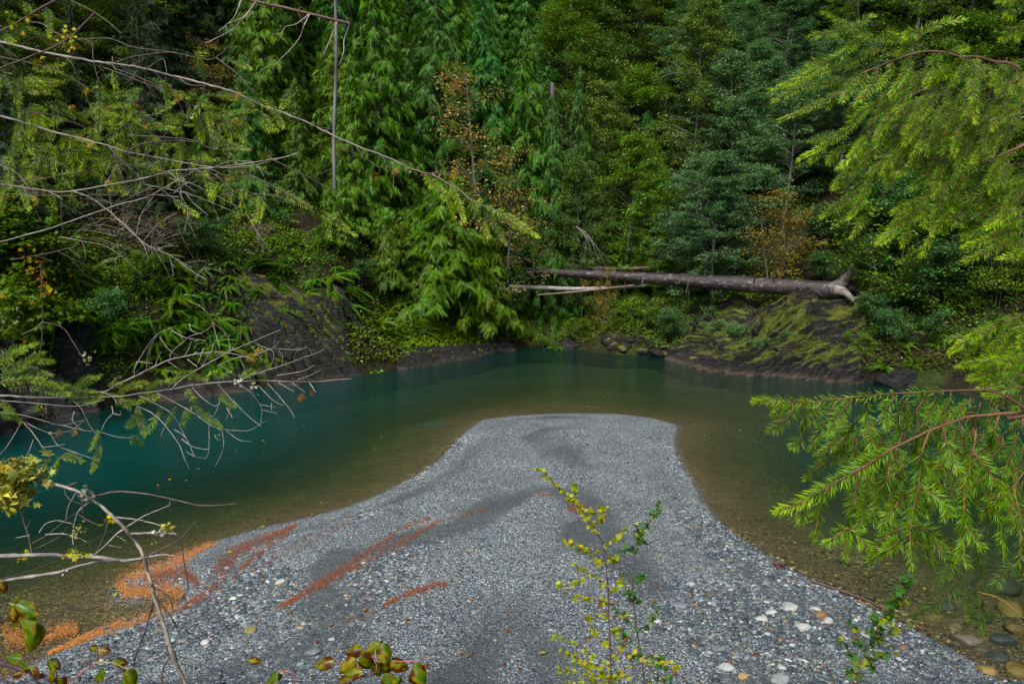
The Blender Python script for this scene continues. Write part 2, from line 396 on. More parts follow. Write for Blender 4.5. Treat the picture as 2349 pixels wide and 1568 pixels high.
def frond(n=9, wid=.36, droop=.35, leaf=.05, tipw=.25, cup=.12):
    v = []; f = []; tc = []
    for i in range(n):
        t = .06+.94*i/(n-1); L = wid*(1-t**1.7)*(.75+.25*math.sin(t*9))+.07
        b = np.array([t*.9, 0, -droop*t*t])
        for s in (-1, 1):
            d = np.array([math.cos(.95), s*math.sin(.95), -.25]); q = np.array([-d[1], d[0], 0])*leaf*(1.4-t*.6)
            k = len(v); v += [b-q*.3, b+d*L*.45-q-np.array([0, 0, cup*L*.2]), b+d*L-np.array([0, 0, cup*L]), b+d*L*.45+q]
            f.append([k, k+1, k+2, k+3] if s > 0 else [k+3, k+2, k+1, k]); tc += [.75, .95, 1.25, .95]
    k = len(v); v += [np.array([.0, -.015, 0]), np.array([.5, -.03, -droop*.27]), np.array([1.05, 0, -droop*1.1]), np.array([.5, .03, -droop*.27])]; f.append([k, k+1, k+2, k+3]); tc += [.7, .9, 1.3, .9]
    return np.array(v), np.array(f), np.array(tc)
FROND = [frond(11, .36, .45, .024), frond(10, .44, .6, .024), frond(11, .3, .35, .022)]
FERNF = frond(15, .2, .55, .026, cup=.35)
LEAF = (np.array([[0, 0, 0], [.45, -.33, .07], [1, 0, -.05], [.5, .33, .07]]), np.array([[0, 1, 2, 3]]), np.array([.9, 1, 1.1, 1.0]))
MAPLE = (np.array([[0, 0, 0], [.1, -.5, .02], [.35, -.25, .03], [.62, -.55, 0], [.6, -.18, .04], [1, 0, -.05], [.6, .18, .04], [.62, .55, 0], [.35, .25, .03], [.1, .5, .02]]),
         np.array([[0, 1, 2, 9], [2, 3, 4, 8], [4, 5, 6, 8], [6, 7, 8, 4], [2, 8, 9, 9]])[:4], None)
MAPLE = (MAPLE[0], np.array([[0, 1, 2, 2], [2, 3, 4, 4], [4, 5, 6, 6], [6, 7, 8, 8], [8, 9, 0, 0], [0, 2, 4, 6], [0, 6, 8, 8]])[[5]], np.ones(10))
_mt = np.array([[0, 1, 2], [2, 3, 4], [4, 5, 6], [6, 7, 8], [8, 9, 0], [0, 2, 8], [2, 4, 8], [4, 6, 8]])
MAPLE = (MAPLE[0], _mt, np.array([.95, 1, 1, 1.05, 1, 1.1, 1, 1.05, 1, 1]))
def jit(n, c, v=.25, hue=.08):
    b = 1+RNG.uniform(-v, v, (n, 1)); h = 1+RNG.normal(0, hue, (n, 3))
    return np.clip(np.asarray(c)*b*h, .002, .9)

M_CED = leaf_mat('cedar_foliage', .5, .3, .25, .35, .03)
M_BRO = leaf_mat('broad_leaves', .45, .35, .3, .35, .03)
M_FIR = leaf_mat('fir_needles', .35, .35, .25, .1, .01)
M_BARK = plain_mat('bark', .85, .2, 9, .6)
BARKC = (.045, .035, .028)

def cedar(H, R, col, name='crown', dens=9.0, low=.04, droop=1.0, spray=(.44, .80), slim=.85, parent=None, lean=0.0):
    mb = MB(); tw = MB()
    n = int(H*dens); z = H*(low+(1-low)*np.linspace(0, 1, n)**1.05); az = np.cumsum(RNG.uniform(1.9, 2.9, n))
    P = []; D = []; N = []; S = []; CC = []
    sd = int(RNG.integers(999)); irr = .85+.42*vnoise(np.cos(az)*1.3+5, np.sin(az)*1.3+z*.38, z*.2, seed=sd)
    for i in range(n):
        q = z[i]/H; L = R*((1-q)**slim*(.9+.25*(q < .3))+.04)*RNG.uniform(.6, 1.12)*irr[i]+.12
        k = max(4, int(L/.14)); t = np.linspace(.12, 1, k)
        a = az[i]; dv = np.array([math.cos(a), math.sin(a)])
        dr = droop*RNG.uniform(.45, 1.5); hz = L*dr*(.14*t-.62*t**2+.24*t**3)+L*RNG.normal(0, .1)*t
        bend = RNG.normal(0, .25)
        r = L*t; side = np.array([-dv[1], dv[0]])
        p = np.stack([dv[0]*r+side[0]*bend*r*t+lean*(z[i]/H)**1.3*H, dv[1]*r+side[1]*bend*r*t, z[i]+hz], 1)
        if L > .5: tw.tube(np.vstack([[[lean*q**1.3*H, 0, z[i]]], p[::max(1, k//5)]]), np.linspace(.012+.008*L, .006, 1+len(p[::max(1, k//5)])), 3, BARKC, cap=False)
        for sgn in (-1, 1):
            m = len(p); yaw = sgn*RNG.uniform(.25, 1.15, m); ca, sa = np.cos(yaw), np.sin(yaw)
            dx = dv[0]*ca-dv[1]*sa; dy = dv[0]*sa+dv[1]*ca
            P.append(p+RNG.normal(0, .09, p.shape)); D.append(np.stack([dx, dy, -RNG.uniform(-.05, .95, m)*droop-.25*t], 1))
            N.append(np.stack([RNG.normal(0, .5, m)+dv[0]*.45, RNG.normal(0, .5, m)+dv[1]*.45, np.ones(m)], 1))
            S.append(RNG.uniform(*spray, m)*(1.05-.3*t)*(.6+.4*min(1, L)))
            CC.append(jit(m, col, .3, .08)*RNG.uniform(.7, 1.3))
    P, D, N, S, CC = map(np.concatenate, (P, D, N, S, CC))
    w = RNG.integers(0, 3, len(P))
    for j in range(3):
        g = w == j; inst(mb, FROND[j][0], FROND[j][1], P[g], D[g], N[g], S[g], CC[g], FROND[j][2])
    cr = mb.build('crown', M_CED, parent)
    tq = np.linspace(0, 1, 12)
    tw.tube(np.stack([lean*tq**1.3*H, .04*np.sin(tq*9), tq*H-.6*(tq == 0)], 1), (.02+.018*H*(1-tq)**.9), 8, (.07, .055, .045))
    tr = tw.build('trunk', M_BARK, parent)
    return cr
def broad(H, R, col, parent, low=.15, limbs=50, per=8, leaves=40, leaf=.115, clump=.42, col2=None, f2=0.0, shape=1.0, flat=.5, tmpl=LEAF, barkc=(.12, .115, .105), trunk=True, stems=1, twigs=True, mat=None):
    mb = MB(); tw = MB(); Pc = []
    for st in range(stems):
        base = np.array([0, 0, 0.0]) if stems == 1 else np.append(RNG.normal(0, .12*R, 2), 0)
        top = base+np.array([*(RNG.normal(0, .05*H, 2) if stems == 1 else RNG.normal(0, .55*R, 2)), H*RNG.uniform(.75, 1.0)])
        tq = np.linspace(0, 1, 9); tr = base+(top-base)*tq[:, None]+np.stack([.06*R*np.sin(tq*5+st), .06*R*np.cos(tq*4+st), 0*tq], 1)
        if trunk: tw.tube(tr-np.array([0, 0, .4])*(tq == 0)[:, None], (.011*H*(1-tq)+.012)/(stems**.5), 7, barkc)
        for i in range(limbs//stems):
            q = low+(1-low)*RNG.uniform(0, 1)**.85; b = np.array([np.interp(q, tq, tr[:, j]) for j in range(3)])
            a = RNG.uniform(0, 2*math.pi); prof = (math.sin(min(1, (1-q)*1.25+.1)*math.pi*.62))**shape
            L = R*prof*RNG.uniform(.55, 1.15)+.15
            if stems > 1: L *= .6
            e = b+np.array([math.cos(a)*L, math.sin(a)*L, L*RNG.uniform(.05, .55)])
            mid = (b+e)/2+np.array([0, 0, .1*L])
            c = spline([b, mid, e], 6)
            if twigs: tw.tube(c, np.linspace(.008+.006*L, .004, 6), 3, barkc, cap=False)
            t = RNG.uniform(.3, 1.05, per); ii = np.clip(t*5, 0, 5)
            pp = np.stack([np.interp(ii, np.arange(6), c[:, j]) for j in range(3)], 1)+RNG.normal(0, clump*.55, (per, 3))*np.array([1, 1, .6])
            Pc.append(pp)
    Pc = np.vstack(Pc); n = len(Pc); cb = RNG.uniform(.75, 1.25, n); yel = RNG.uniform(0, 1, n) < f2
    k = n*leaves; P = np.repeat(Pc, leaves, 0)+RNG.normal(0, clump*.5, (k, 3))*np.array([1, 1, flat])
    a = RNG.uniform(0, 2*np.pi, k); D = np.stack([np.cos(a), np.sin(a), RNG.normal(-.25, .3, k)], 1)
    N = np.stack([RNG.normal(0, .45, k), RNG.normal(0, .45, k), np.ones(k)], 1)
    cc = np.where(np.repeat(yel, leaves)[:, None], np.asarray(col2 if col2 else col), np.asarray(col)); cc = cc*np.repeat(cb, leaves)[:, None]
    cc = np.clip(cc*(1+RNG.uniform(-.25, .25, (k, 1)))*(1+RNG.normal(0, .07, (k, 3))), .003, .9)
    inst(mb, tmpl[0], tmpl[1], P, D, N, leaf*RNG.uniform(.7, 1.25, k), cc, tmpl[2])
    cr = mb.build('crown', mat or M_BRO, parent)
    if trunk or twigs: tw.build('trunk', M_BARK, parent)
    return cr
def fern(parent, n=11, L=1.0, col=(.05, .11, .02), hang=0.0):
    mb = MB(); a = np.arange(n)/n*2*np.pi+RNG.normal(0, .2, n)
    D = np.stack([np.cos(a), np.sin(a), RNG.uniform(.25, .9, n)-hang], 1)
    N = np.stack([-np.cos(a)*.8, -np.sin(a)*.8, np.ones(n)], 1)
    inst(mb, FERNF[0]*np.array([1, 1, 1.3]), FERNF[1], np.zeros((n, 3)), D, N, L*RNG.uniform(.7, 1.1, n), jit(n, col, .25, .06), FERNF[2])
    return mb.build('fronds', M_CED, parent)

# prototypes: one of each kind, moved to its first spot, copied for the others
PROTO = {}
def proto(key, name, fn):
    r = empty(name, (0, 0, -500)); fn(r); PROTO[key] = [r, False]
LAB_SEEN = {}
def put(key, loc, rz, s, label, cat, group=None, tilt=(0, 0), sz=None):
    r, usedf = PROTO[key]
    if not usedf: PROTO[key][1] = True; o = r
    else: o = copy_tree(r)
    o.location = loc; o.rotation_euler = (tilt[0], tilt[1], rz); o.scale = (s, s, s if sz is None else sz)
    for k in ('label', 'category', 'group'):
        if k in o: del o[k]
    tag(o, label, cat, group); return o
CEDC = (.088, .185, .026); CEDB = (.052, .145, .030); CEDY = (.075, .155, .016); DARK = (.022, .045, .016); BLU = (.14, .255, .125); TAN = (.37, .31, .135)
for i, c in enumerate((CEDC, CEDB, CEDC, CEDB)):
    proto('cedar%d' % i, 'cedar_tree', lambda r, c=c: cedar(14, 4.0, c, parent=r, dens=11, slim=.75))
for i in range(2): proto('bright%d' % i, 'cedar_tree', lambda r: cedar(7, 3.2, CEDY, parent=r, dens=17, slim=.5, droop=.7, spray=(.55, .95), lean=.08, low=.2))
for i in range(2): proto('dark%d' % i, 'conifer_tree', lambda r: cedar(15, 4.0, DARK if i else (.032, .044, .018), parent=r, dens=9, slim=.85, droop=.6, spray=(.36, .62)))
for i, c in enumerate((BLU, (.11, .21, .105), (.15, .24, .07))):
    proto('alder%d' % i, 'alder_tree', lambda r, c=c: broad(14, 3.9, c, r, low=.04, limbs=120, per=9, leaves=26, leaf=.16, clump=.42, flat=.32, barkc=(.16, .155, .145)))
for i, c in enumerate(((.12, .21, .042), (.105, .17, .045))):
    proto('maple%d' % i, 'maple_tree', lambda r, c=c: broad(12, 4.0, c, r, low=.05, limbs=100, per=9, leaves=28, leaf=.15, clump=.45, flat=.38, col2=(.14, .14, .03), f2=.06))
proto('birch', 'birch_tree', lambda r: broad(13, 2.6, (.12, .20, .04), r, low=.55, limbs=60, per=8, leaves=26, leaf=.14, clump=.45, flat=.4, barkc=(.27, .27, .265)))
for i in range(2): proto('gold%d' % i, 'golden_tree', lambda r: broad(8, 1.7, TAN, r, low=.12, limbs=46, per=5, leaves=11, leaf=.10, clump=.36, col2=(.33, .24, .09), f2=.3, shape=.8, barkc=(.10, .09, .08)))
for i, c in enumerate(((.12, .215, .09), (.125, .21, .042), (.085, .165, .065))):
    proto('willow%d' % i, 'willow_shrub', lambda r, c=c: broad(2.4, 1.5, c, r, low=.05, limbs=40, per=7, leaves=22, leaf=.10, clump=.26, stems=5, flat=.6))
proto('rust', 'rusty_shrub', lambda r: broad(4.5, 2.0, (.25, .21, .065), r, low=.08, limbs=54, per=6, leaves=15, leaf=.10, clump=.32, stems=5, col2=(.22, .15, .045), f2=.25, flat=.6))
proto('twig', 'bare_shrub', lambda r: broad(3.0, 3.0, (.16, .11, .05), r, low=.15, limbs=90, per=3, leaves=5, leaf=.085, clump=.3, stems=7, col2=(.24, .12, .05), f2=.4, barkc=(.20, .18, .16)))
for i in range(2): proto('vine%d' % i, 'vine_maple', lambda r: broad(3.0, 1.7, (.085, .165, .02), r, low=.05, limbs=44, per=6, leaves=9, leaf=.21, clump=.32, stems=4, col2=(.36, .27, .02), f2=.05, tmpl=MAPLE, flat=.6))
for i, (c, h) in enumerate((((.075, .16, .022), .2), ((.11, .21, .022), .0), ((.08, .17, .025), .5))):
    proto('fern%d' % i, 'sword_fern', lambda r, c=c, h=h: fern(r, 13, 1.05, c, h))

def site(px, y):
    x = PY(px, 700, y)[0]; return np.array([x, y, land(x, y)[0]])
def grow(key, H0, px, y, top, label, cat, rz=None, group=None, fat=1.0, tilt=(0, 0)):
    """stand a tree at photo column px, distance y, its tip reaching row top"""
    p = site(px, y); ht = max(1.0, PY(px, top, y)[2]-p[2]); s = ht/H0
    sx = min(s, 1.7)*fat
    return put(key, p-np.array([0, 0, .15]), RNG.uniform(0, 6.28) if rz is None else rz, sx, label, cat, group, tilt, sz=s)

# --- trees one can pick out
T = [
 ('bright0', 7, 1010, 36.6, 400, 'bright green cedar leaning over the pool in front of the fallen log', 'cedar', 0.2, 1.05),
 ('bright1', 7, 890, 35.0, 480, 'low bright cedar on the mossy bank left of the leaning cedar', 'cedar', 2.0, .8),
 ('bright1', 7, 1120, 37.4, 520, 'small bright cedar drooping to the water left of the log tip', 'cedar', 4.1, .95),
 ('bright0', 7, 940, 36.8, 470, 'bright cedar close behind the low mossy bank cedar', 'cedar', 1.1, 1.0),
 ('bright1', 7, 660, 31.8, 520, 'low cedar overhanging the top of the left cliff', 'cedar', 5.1, .8),
 ('cedar2', 14, 480, 31.5, 250, 'dark green cedar on the left cliff behind the bare twiggy shrub', 'cedar', None, .6),
 ('cedar1', 14, 250, 29.5, 300, 'shaded cedar above the left bank behind the bare boughs', 'cedar', None, .55),
 ('maple1', 12, 1312, 50.0, 40, 'maple in front of the foot of the pale leaning trunk', 'maple', None, .9),
 ('maple0', 12, 1455, 50.5, 85, 'maple in front of the foot of the pale upright trunk', 'maple', None, .9),
 ('alder2', 14, 1400, 46.0, 150, 'alder between the two pale trunks and the young cedar', 'alder', None, .8),
 ('alder1', 14, 2010, 38.5, 200, 'alder behind the fir boughs right of the upturned root', 'alder', None, .8),
 ('maple0', 12, 2120, 37.5, 330, 'maple left of the whitish birch trunk', 'maple', None, .9),
 ('maple1', 12, 2290, 37.0, 300, 'maple right of the whitish birch trunk', 'maple', None, .9),
 ('cedar3', 14, 1262, 41.5, 212, 'cedar in front of the broken snag above the log tip', 'cedar', None, .6),
 ('bright0', 7, 775, 33.2, 420, 'low cedar at the foot of the grey dead pole', 'cedar', 3.3, .8),
 ('cedar0', 14, 880, 38.0, -120, 'tall drooping cedar just right of the grey dead pole', 'cedar', None, .85),
 ('cedar1', 14, 1010, 40.5, -60, 'tall bluish cedar behind the golden alder', 'cedar', None, .9),
 ('cedar3', 14, 1110, 42.0, -20, 'cedar with a thin drooping leader at the top middle of the hillside', 'cedar', None, .85),
 ('cedar2', 14, 1205, 42.5, 60, 'cedar right of the golden alder above the log tip', 'cedar', None, .8),
 ('cedar1', 14, 1322, 43.0, 150, 'slim young cedar with curled sprays above the thin log', 'cedar', None, .55),
 ('cedar2', 14, 1400, 43.5, 420, 'small cedar hanging over the thin end of the fallen log', 'cedar', None, .75),
 ('cedar0', 14, 700, 35.0, 170, 'cedar on the left cliff just left of the grey dead pole', 'cedar', None, .75),
 ('cedar3', 14, 590, 33.5, 120, 'dark cedar above the left cliff behind the bare branch', 'cedar', None, .75),
 ('cedar1', 14, 790, 44.0, -150, 'cedar behind the grey dead pole reaching past the top edge', 'cedar', None, .9),
 ('gold0', 8, 1105, 37.0, 130, 'golden leaved slender alder standing before the cedars', 'tree', 1.0, 1.0),
 ('birch', 13, 2196, 33.5, -90, 'whitish trunked birch behind the right hand fir boughs', 'birch', None, 1.0),
 ('gold1', 8, 1170, 38.0, 300, 'small tan leaved tree right of the slender golden alder', 'tree', 2.2, .9),
 ('gold1', 8, 520, 36.0, 60, 'tan leaved tree in the dark upper left of the hillside', 'tree', 4.0, 1.2),
 ('gold0', 8, 780, 33.5, 480, 'thin tan leaved sapling tree on the cliff under the grey dead pole', 'tree', 3.0, 1.0),
 ('alder0', 14, 1585, 40.0, 240, 'blue green alder rising straight behind the middle of the fallen log', 'alder', None, .85),
 ('alder1', 14, 1660, 43.5, 30, 'tall blue green alder left of centre right with a rounded crown', 'alder', None, .8),
 ('alder2', 14, 1560, 46.0, -40, 'pale green alder at the top edge above the blue green alders', 'alder', None, .7),
 ('alder1', 14, 1790, 43.5, 150, 'dark alder behind the rust coloured shrub', 'alder', None, .85),
 ('alder0', 14, 1890, 44.0, -20, 'alder behind the tip of the highest fir bough', 'alder', None, .85),
 ('maple0', 12, 1440, 43.0, 235, 'mid green maple between the young cedar and the alders', 'maple', None, .85),
 ('maple1', 12, 1335, 41.0, 310, 'brownish green maple above the thin end of the log', 'maple', None, .6),
 ('maple0', 12, 1500, 41.5, 330, 'rounded maple thicket left of the straight blue green alder', 'maple', None, .7),
 ('rust', 4.5, 1775, 36.5, 430, 'rust and tan leaved shrub behind the fallen log', 'shrub', .5, 1.1),
 ('rust', 4.5, 1390, 38.5, 610, 'small tan shrub under the thin end of the log', 'shrub', 2.5, .6),
 ('twig', 3.0, 330, 27.5, 470, 'bare twiggy shrub with tan leaves hanging over the left cliff', 'shrub', 1.2, 1.35),
 ('twig', 3.0, 610, 31.5, 500, 'bare twiggy shrub at the cliff top right of the tan one', 'shrub', 2.9, .9),
 ('vine0', 3.0, 40, 24.6, 430, 'vine maple with bright green and yellow leaves at the left edge', 'maple', .4, 1.0),
 ('vine1', 3.0, 130, 25.2, 520, 'vine maple with broad lime leaves right of the left edge one', 'maple', 1.9, .8),
 ('vine0', 3.0, 60, 23.3, 620, 'low vine maple hanging over the dark rock at the left edge', 'maple', 3.3, .75),
 ('vine1', 3.0, 1050, 38.0, 400, 'vine maple with lime leaves tucked behind the leaning cedar', 'maple', 4.9, .4),
]
for key, H0, px, y, top, lab, cat, rz, fat in T: grow(key, H0, px, y, top, lab, cat, rz, None, fat)

# --- the rest of the forest, row behind row
taken = [(o.location.x, o.location.y) for o in scene.objects if o.get('category') in ('cedar', 'alder', 'tree', 'maple')]
def scatter(n, smin, smax, gap, seed, ymax=75):
    r = np.random.default_rng(seed); out = []
    for _ in range(n*60):
        px = r.uniform(-140, 2490); y = r.uniform(20, ymax); x = PY(px, 700, y)[0]; s = hs(x, y)[0]
        if not smin < s < smax: continue
        if any((x-a)**2+(y-b)**2 < gap*gap for a, b in taken): continue
        taken.append((x, y)); out.append((px, x, y))
        if len(out) >= n: break
    return out
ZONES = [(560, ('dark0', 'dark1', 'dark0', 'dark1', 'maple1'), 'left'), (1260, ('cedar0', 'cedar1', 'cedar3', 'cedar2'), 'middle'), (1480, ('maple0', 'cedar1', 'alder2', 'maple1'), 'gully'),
         (1930, ('alder0', 'alder1', 'alder2', 'alder1', 'maple1'), 'alder'), (9999, ('maple1', 'alder1', 'dark1', 'alder2', 'maple0'), 'right')]
WHERE = {'left': 'massed on the shaded upper left hillside', 'middle': 'massed on the hillside behind the grey dead pole', 'gully': 'massed above the gully behind the thin end of the log',
         'alder': 'massed on the hillside above the fallen log', 'right': 'massed on the hillside behind the right hand fir boughs'}
KIND = {'dark': ('dark conifer', 'conifer', 15), 'cedar': ('drooping cedar', 'cedar', 14), 'alder': ('blue green alder', 'alder', 14), 'maple': ('mid green maple', 'maple', 12)}
for (n, a, b, gap, H) in ((60, 4.5, 10, 2.0, (6, 11)), (80, 10, 20, 2.5, (8, 15)), (90, 20, 42, 3.0, (12, 18))):
    for px, x, y in scatter(n, a, b, gap, n+int(a)):
        for lim, keys, zn in ZONES:
            if px < lim: break
        if a < 9 and (1150 < px < 1500 or 1670 < px < 2000): continue
        key = keys[RNG.integers(len(keys))]; kd, cat, H0 = KIND[key[:-1]]
        h = RNG.uniform(*H); s = h/H0
        if a < 9 and px > 1900: s *= .55
        put(key, (x, y, land(x, y)[0]-.2), RNG.uniform(0, 6.28), s*RNG.uniform(.85, 1.1), '%s %s' % (kd, WHERE[zn]), cat, '%ss %s' % (kd, WHERE[zn]), sz=s)

# --- bare trunks that show through
def pole(px, y, top, bot, rad, col, name, label, cat, lean=0):
    p = site(px, y); zt = PY(px+lean, top, y)[2]; xt = PY(px+lean, top, y)[0]; zb = PY(px, bot, y)[2] if bot else p[2]
    r = empty(name, (p[0], y, p[2])); tag(r, label, cat); mb = MB(); t = np.linspace(0, 1, 16)
    pts = np.stack([(xt-p[0])*t+.03*np.sin(t*11), .03*np.cos(t*9), -.4+(zt-p[2]+.4)*t], 1)
    cc = np.repeat(np.clip(np.array(col)*(1+.25*RNG.normal(0, 1, (16, 1))), .01, .8), 8, 0)
    mb.tube(pts, rad*(1-.35*t), 8, cc)
    for i in range(16):
        q = RNG.uniform(.35, 1); b = np.array([np.interp(q, t, pts[:, j]) for j in range(3)]); a = RNG.uniform(0, 6.28); L = RNG.uniform(.25, .7)
        mb.tube([b, b+np.array([math.cos(a)*L*.5, math.sin(a)*L*.5, -.05]), b+np.array([math.cos(a)*L, math.sin(a)*L, -.25*L])], [.016, .011, .005], 4, col, False)
    mb.build('trunk', M_BARK, r, True)
pole(771, 33.6, -60, None, .105, (.12, .12, .13), 'dead_pole', 'thin grey dead pole rising from the left cliff past the top edge', 'dead tree')
pole(1328, 56, -70, None, .30, (.22, .2, .18), 'alder_tree', 'pale leaning alder trunk at the top edge above the young cedar', 'tree', -20)
pole(1470, 57, -70, None, .30, (.21, .2, .19), 'alder_tree', 'pale upright alder trunk at the top edge right of the leaning one', 'tree', -16)
pole(2268, 40, -30, None, .16, (.25, .23, .2), 'alder_tree', 'thin straight trunk behind the fir boughs at the upper right', 'tree', 6)
pole(1268, 45.5, 190, None, .20, (.14, .11, .13), 'broken_snag', 'short broken snag showing between the cedars above the log', 'dead tree')

# --- shrubs on the banks
SHR = [('willow0', 1690, 33.0, 'blue green willow shrub at the left end of the mossy ledge', .55), ('willow0', 1640, 34.6, 'willow shrub under the middle of the fallen log', .6), ('willow2', 1560, 36.5, 'dark willow shrub under the fallen log above the shore rocks', .85),
       ('willow1', 1460, 38.2, 'bright leafy shrub in the gully under the thin end of the log', .9), ('willow1', 1400, 39, 'leafy shrub in the gully left of the bright one', .8), ('willow1', 2050, 32.5, 'large olive willow thicket right of the root end of the log', 1.9), ('willow2', 2110, 31.4, 'dark olive willow below the birch trunk', 1.6),
       ('willow0', 2025, 34.3, 'willow just right of the upturned root', .85), ('willow1', 2160, 30.6, 'olive willow at the right end of the mossy ledge', 1.25), ('willow2', 2080, 30.0, 'low willow at the foot of the olive thicket', .75), ('willow0', 1745, 31.7, 'small pale shrub growing on the mossy ledge', .42),
       ('willow0', 1820, 32.0, 'tiny pale shrub on the ledge below the log', .35), ('willow1', 1985, 30.3, 'lime green low shrub on the ledge corner', .45), ('willow1', 1960, 37, 'shrub behind the upturned root', 1.2), ('willow2', 1880, 38, 'leafy shrub behind the right end of the log', 1.1), ('willow0', 1620, 38.6, 'leafy shrub behind the middle of the log', 1.2),
       ('willow1', 2250, 34.5, 'shrub right of the birch trunk', 1.2), ('willow2', 2330, 30.5, 'shrub on the slope at the right edge', 1.2), ('willow2', 820, 33.2, 'blue green shrub at the foot of the left cliff', .55), ('willow2', 1900, 35.6, 'low shrub behind the root end of the log', .8), ('willow1', 2130, 33.5, 'olive willow in front of the birch trunk', 1.3), ('willow0', 2220, 31.5, 'pale willow on the right hand slope', 1.2), ('willow2', 2080, 34.5, 'dark willow behind the olive thicket', 1.4), ('willow1', 2290, 29.0, 'olive shrub low on the right hand slope', 1.1), ('willow2', 1990, 32.2, 'small dark willow beside the root tips', .7),
       ('willow2', 250, 25.6, 'dark shrub on the left bank under the bare bough', .8), ('willow1', 350, 27.2, 'leafy shrub at the foot of the left cliff behind the bare bough', .7), ('willow2', 450, 29.3, 'dark leafy shrub half way up the left cliff', .8), ('willow1', 1250, 37.6, 'leafy shrub on the bank under the thin birch log', .7), ('willow1', 1330, 38.4, 'low lime shrub left of the gully', .6)]
for key, px, y, lab, s in SHR:
    p = site(px, y); put(key, p-np.array([0, 0, .12]), RNG.uniform(0, 6.28), s, lab, 'shrub')
# --- ferns
def fern_at(px, py, key, s, label, group):
    q = G(px, py); put(key, q+np.array([0, -.05, .05]), RNG.uniform(0, 6.28), s, label, 'fern', group, tilt=(.35, RNG.normal(0, .15)))
rf = np.random.default_rng(12)
for i in range(90):
    px = rf.uniform(130, 800); py = rf.uniform(560, 760)-abs(px-400)*.05
    fern_at(px, py, 'fern%d' % rf.integers(3), rf.uniform(.55, 1.0), 'sword fern hanging from the shaded left cliff', 'sword ferns on the left cliff')
for i in range(34):
    px = rf.uniform(580, 830); py = rf.uniform(600, 840)
    fern_at(px, py, 'fern%d' % rf.integers(3), rf.uniform(.45, .8), 'small fern clinging to the dark slate cliff', 'small ferns on the slate cliff')
for i in range(30):
    px = rf.uniform(200, 560); py = rf.uniform(720, 850)
    fern_at(px, py, 'fern%d' % rf.integers(3), rf.uniform(.6, 1.0), 'sword fern low on the bank behind the bare branch', 'sword ferns low on the left bank')
for i in range(34):
    px = rf.uniform(860, 1500); py = rf.uniform(690, 770)
    fern_at(px, py, 'fern%d' % rf.integers(2), rf.uniform(.5, .95), 'fern on the bank below the leaning cedar and log', 'ferns on the middle bank')
for i in range(16):
    px = rf.uniform(1900, 2200); py = rf.uniform(700, 850)
    fern_at(px, py, 'fern1', rf.uniform(.45, .8), 'lime green fern among the willows right of the ledge', 'ferns right of the ledge')

# --- small leaves over the whole bank: nobody could count them
def undergrowth():
    mb = MB(); r = np.random.default_rng(5)
    px = r.uniform(-150, 2500, 90000); y = 20+55*r.uniform(0, 1, 90000)**1.4; x = (px-1174.5)/FPX*y*1.02
    s = hs(x, y); den = fbm(x*.5, y*.5, oct=3, seed=81)
    lim = np.where(x < -4, .35, .5)
    k = (s > lim) & (s < 32) & (den > -.3) & ~((x > 8) & (x < 14.5) & (s < 4.2) & (den < .02)); x, y, s = x[k], y[k], s[k]
    # the bright carpet under the leaning cedar
    pc = np.array([G(r.normal(990, 95), r.normal(752, 30)) for _ in range(1100)])
    bx, by = pc[:, 0], pc[:, 1]; nb = len(bx)
    x = np.r_[x, bx]; y = np.r_[y, by]; s = np.r_[s, hs(bx, by)]
    z = hillz(x, y, s); n = len(x)
    tone = fbm(x*.3, y*.3, oct=3, seed=91)
    col = np.where((tone > .12)[:, None], (.11, .18, .022), np.where((tone > -.2)[:, None], (.075, .14, .024), (.075, .085, .02)))
    col = np.where((x > 6)[:, None], col*np.array([1.0, .95, 1.3]), col)
    isb = np.arange(n) >= n-nb
    col = np.where(isb[:, None], (.16, .25, .014), col)
    m = 9; h = np.where(isb, .12, (.10+.4*r.uniform(0, 1, n)**2)*(1+.06*np.clip(s-5, 0, 30)))
    P = np.repeat(np.stack([x, y, z], 1), m, 0)+r.normal(0, .16, (n*m, 3))*np.array([1, 1, .3])+np.stack([0*np.repeat(h, m), 0*np.repeat(h, m), np.repeat(h, m)*r.uniform(.3, 1, n*m)], 1)
    a = r.uniform(0, 6.28, n*m); D = np.stack([np.cos(a), np.sin(a), r.normal(-.1, .3, n*m)], 1); N = np.stack([r.normal(0, .5, n*m), r.normal(-.35, .5, n*m), np.ones(n*m)], 1)
    cc = np.clip(np.repeat(col, m, 0)*(1+r.uniform(-.35, .35, (n*m, 1)))*(1+r.normal(0, .08, (n*m, 3))), .004, .9)
    inst(mb, LEAF[0], LEAF[1], P, D, N, r.uniform(.08, .16, n*m)*np.repeat(1+.05*np.clip(s-5, 0, 30), m), cc, LEAF[2])
    o = mb.build('undergrowth', M_BRO); tag(o, kind='stuff')
undergrowth()
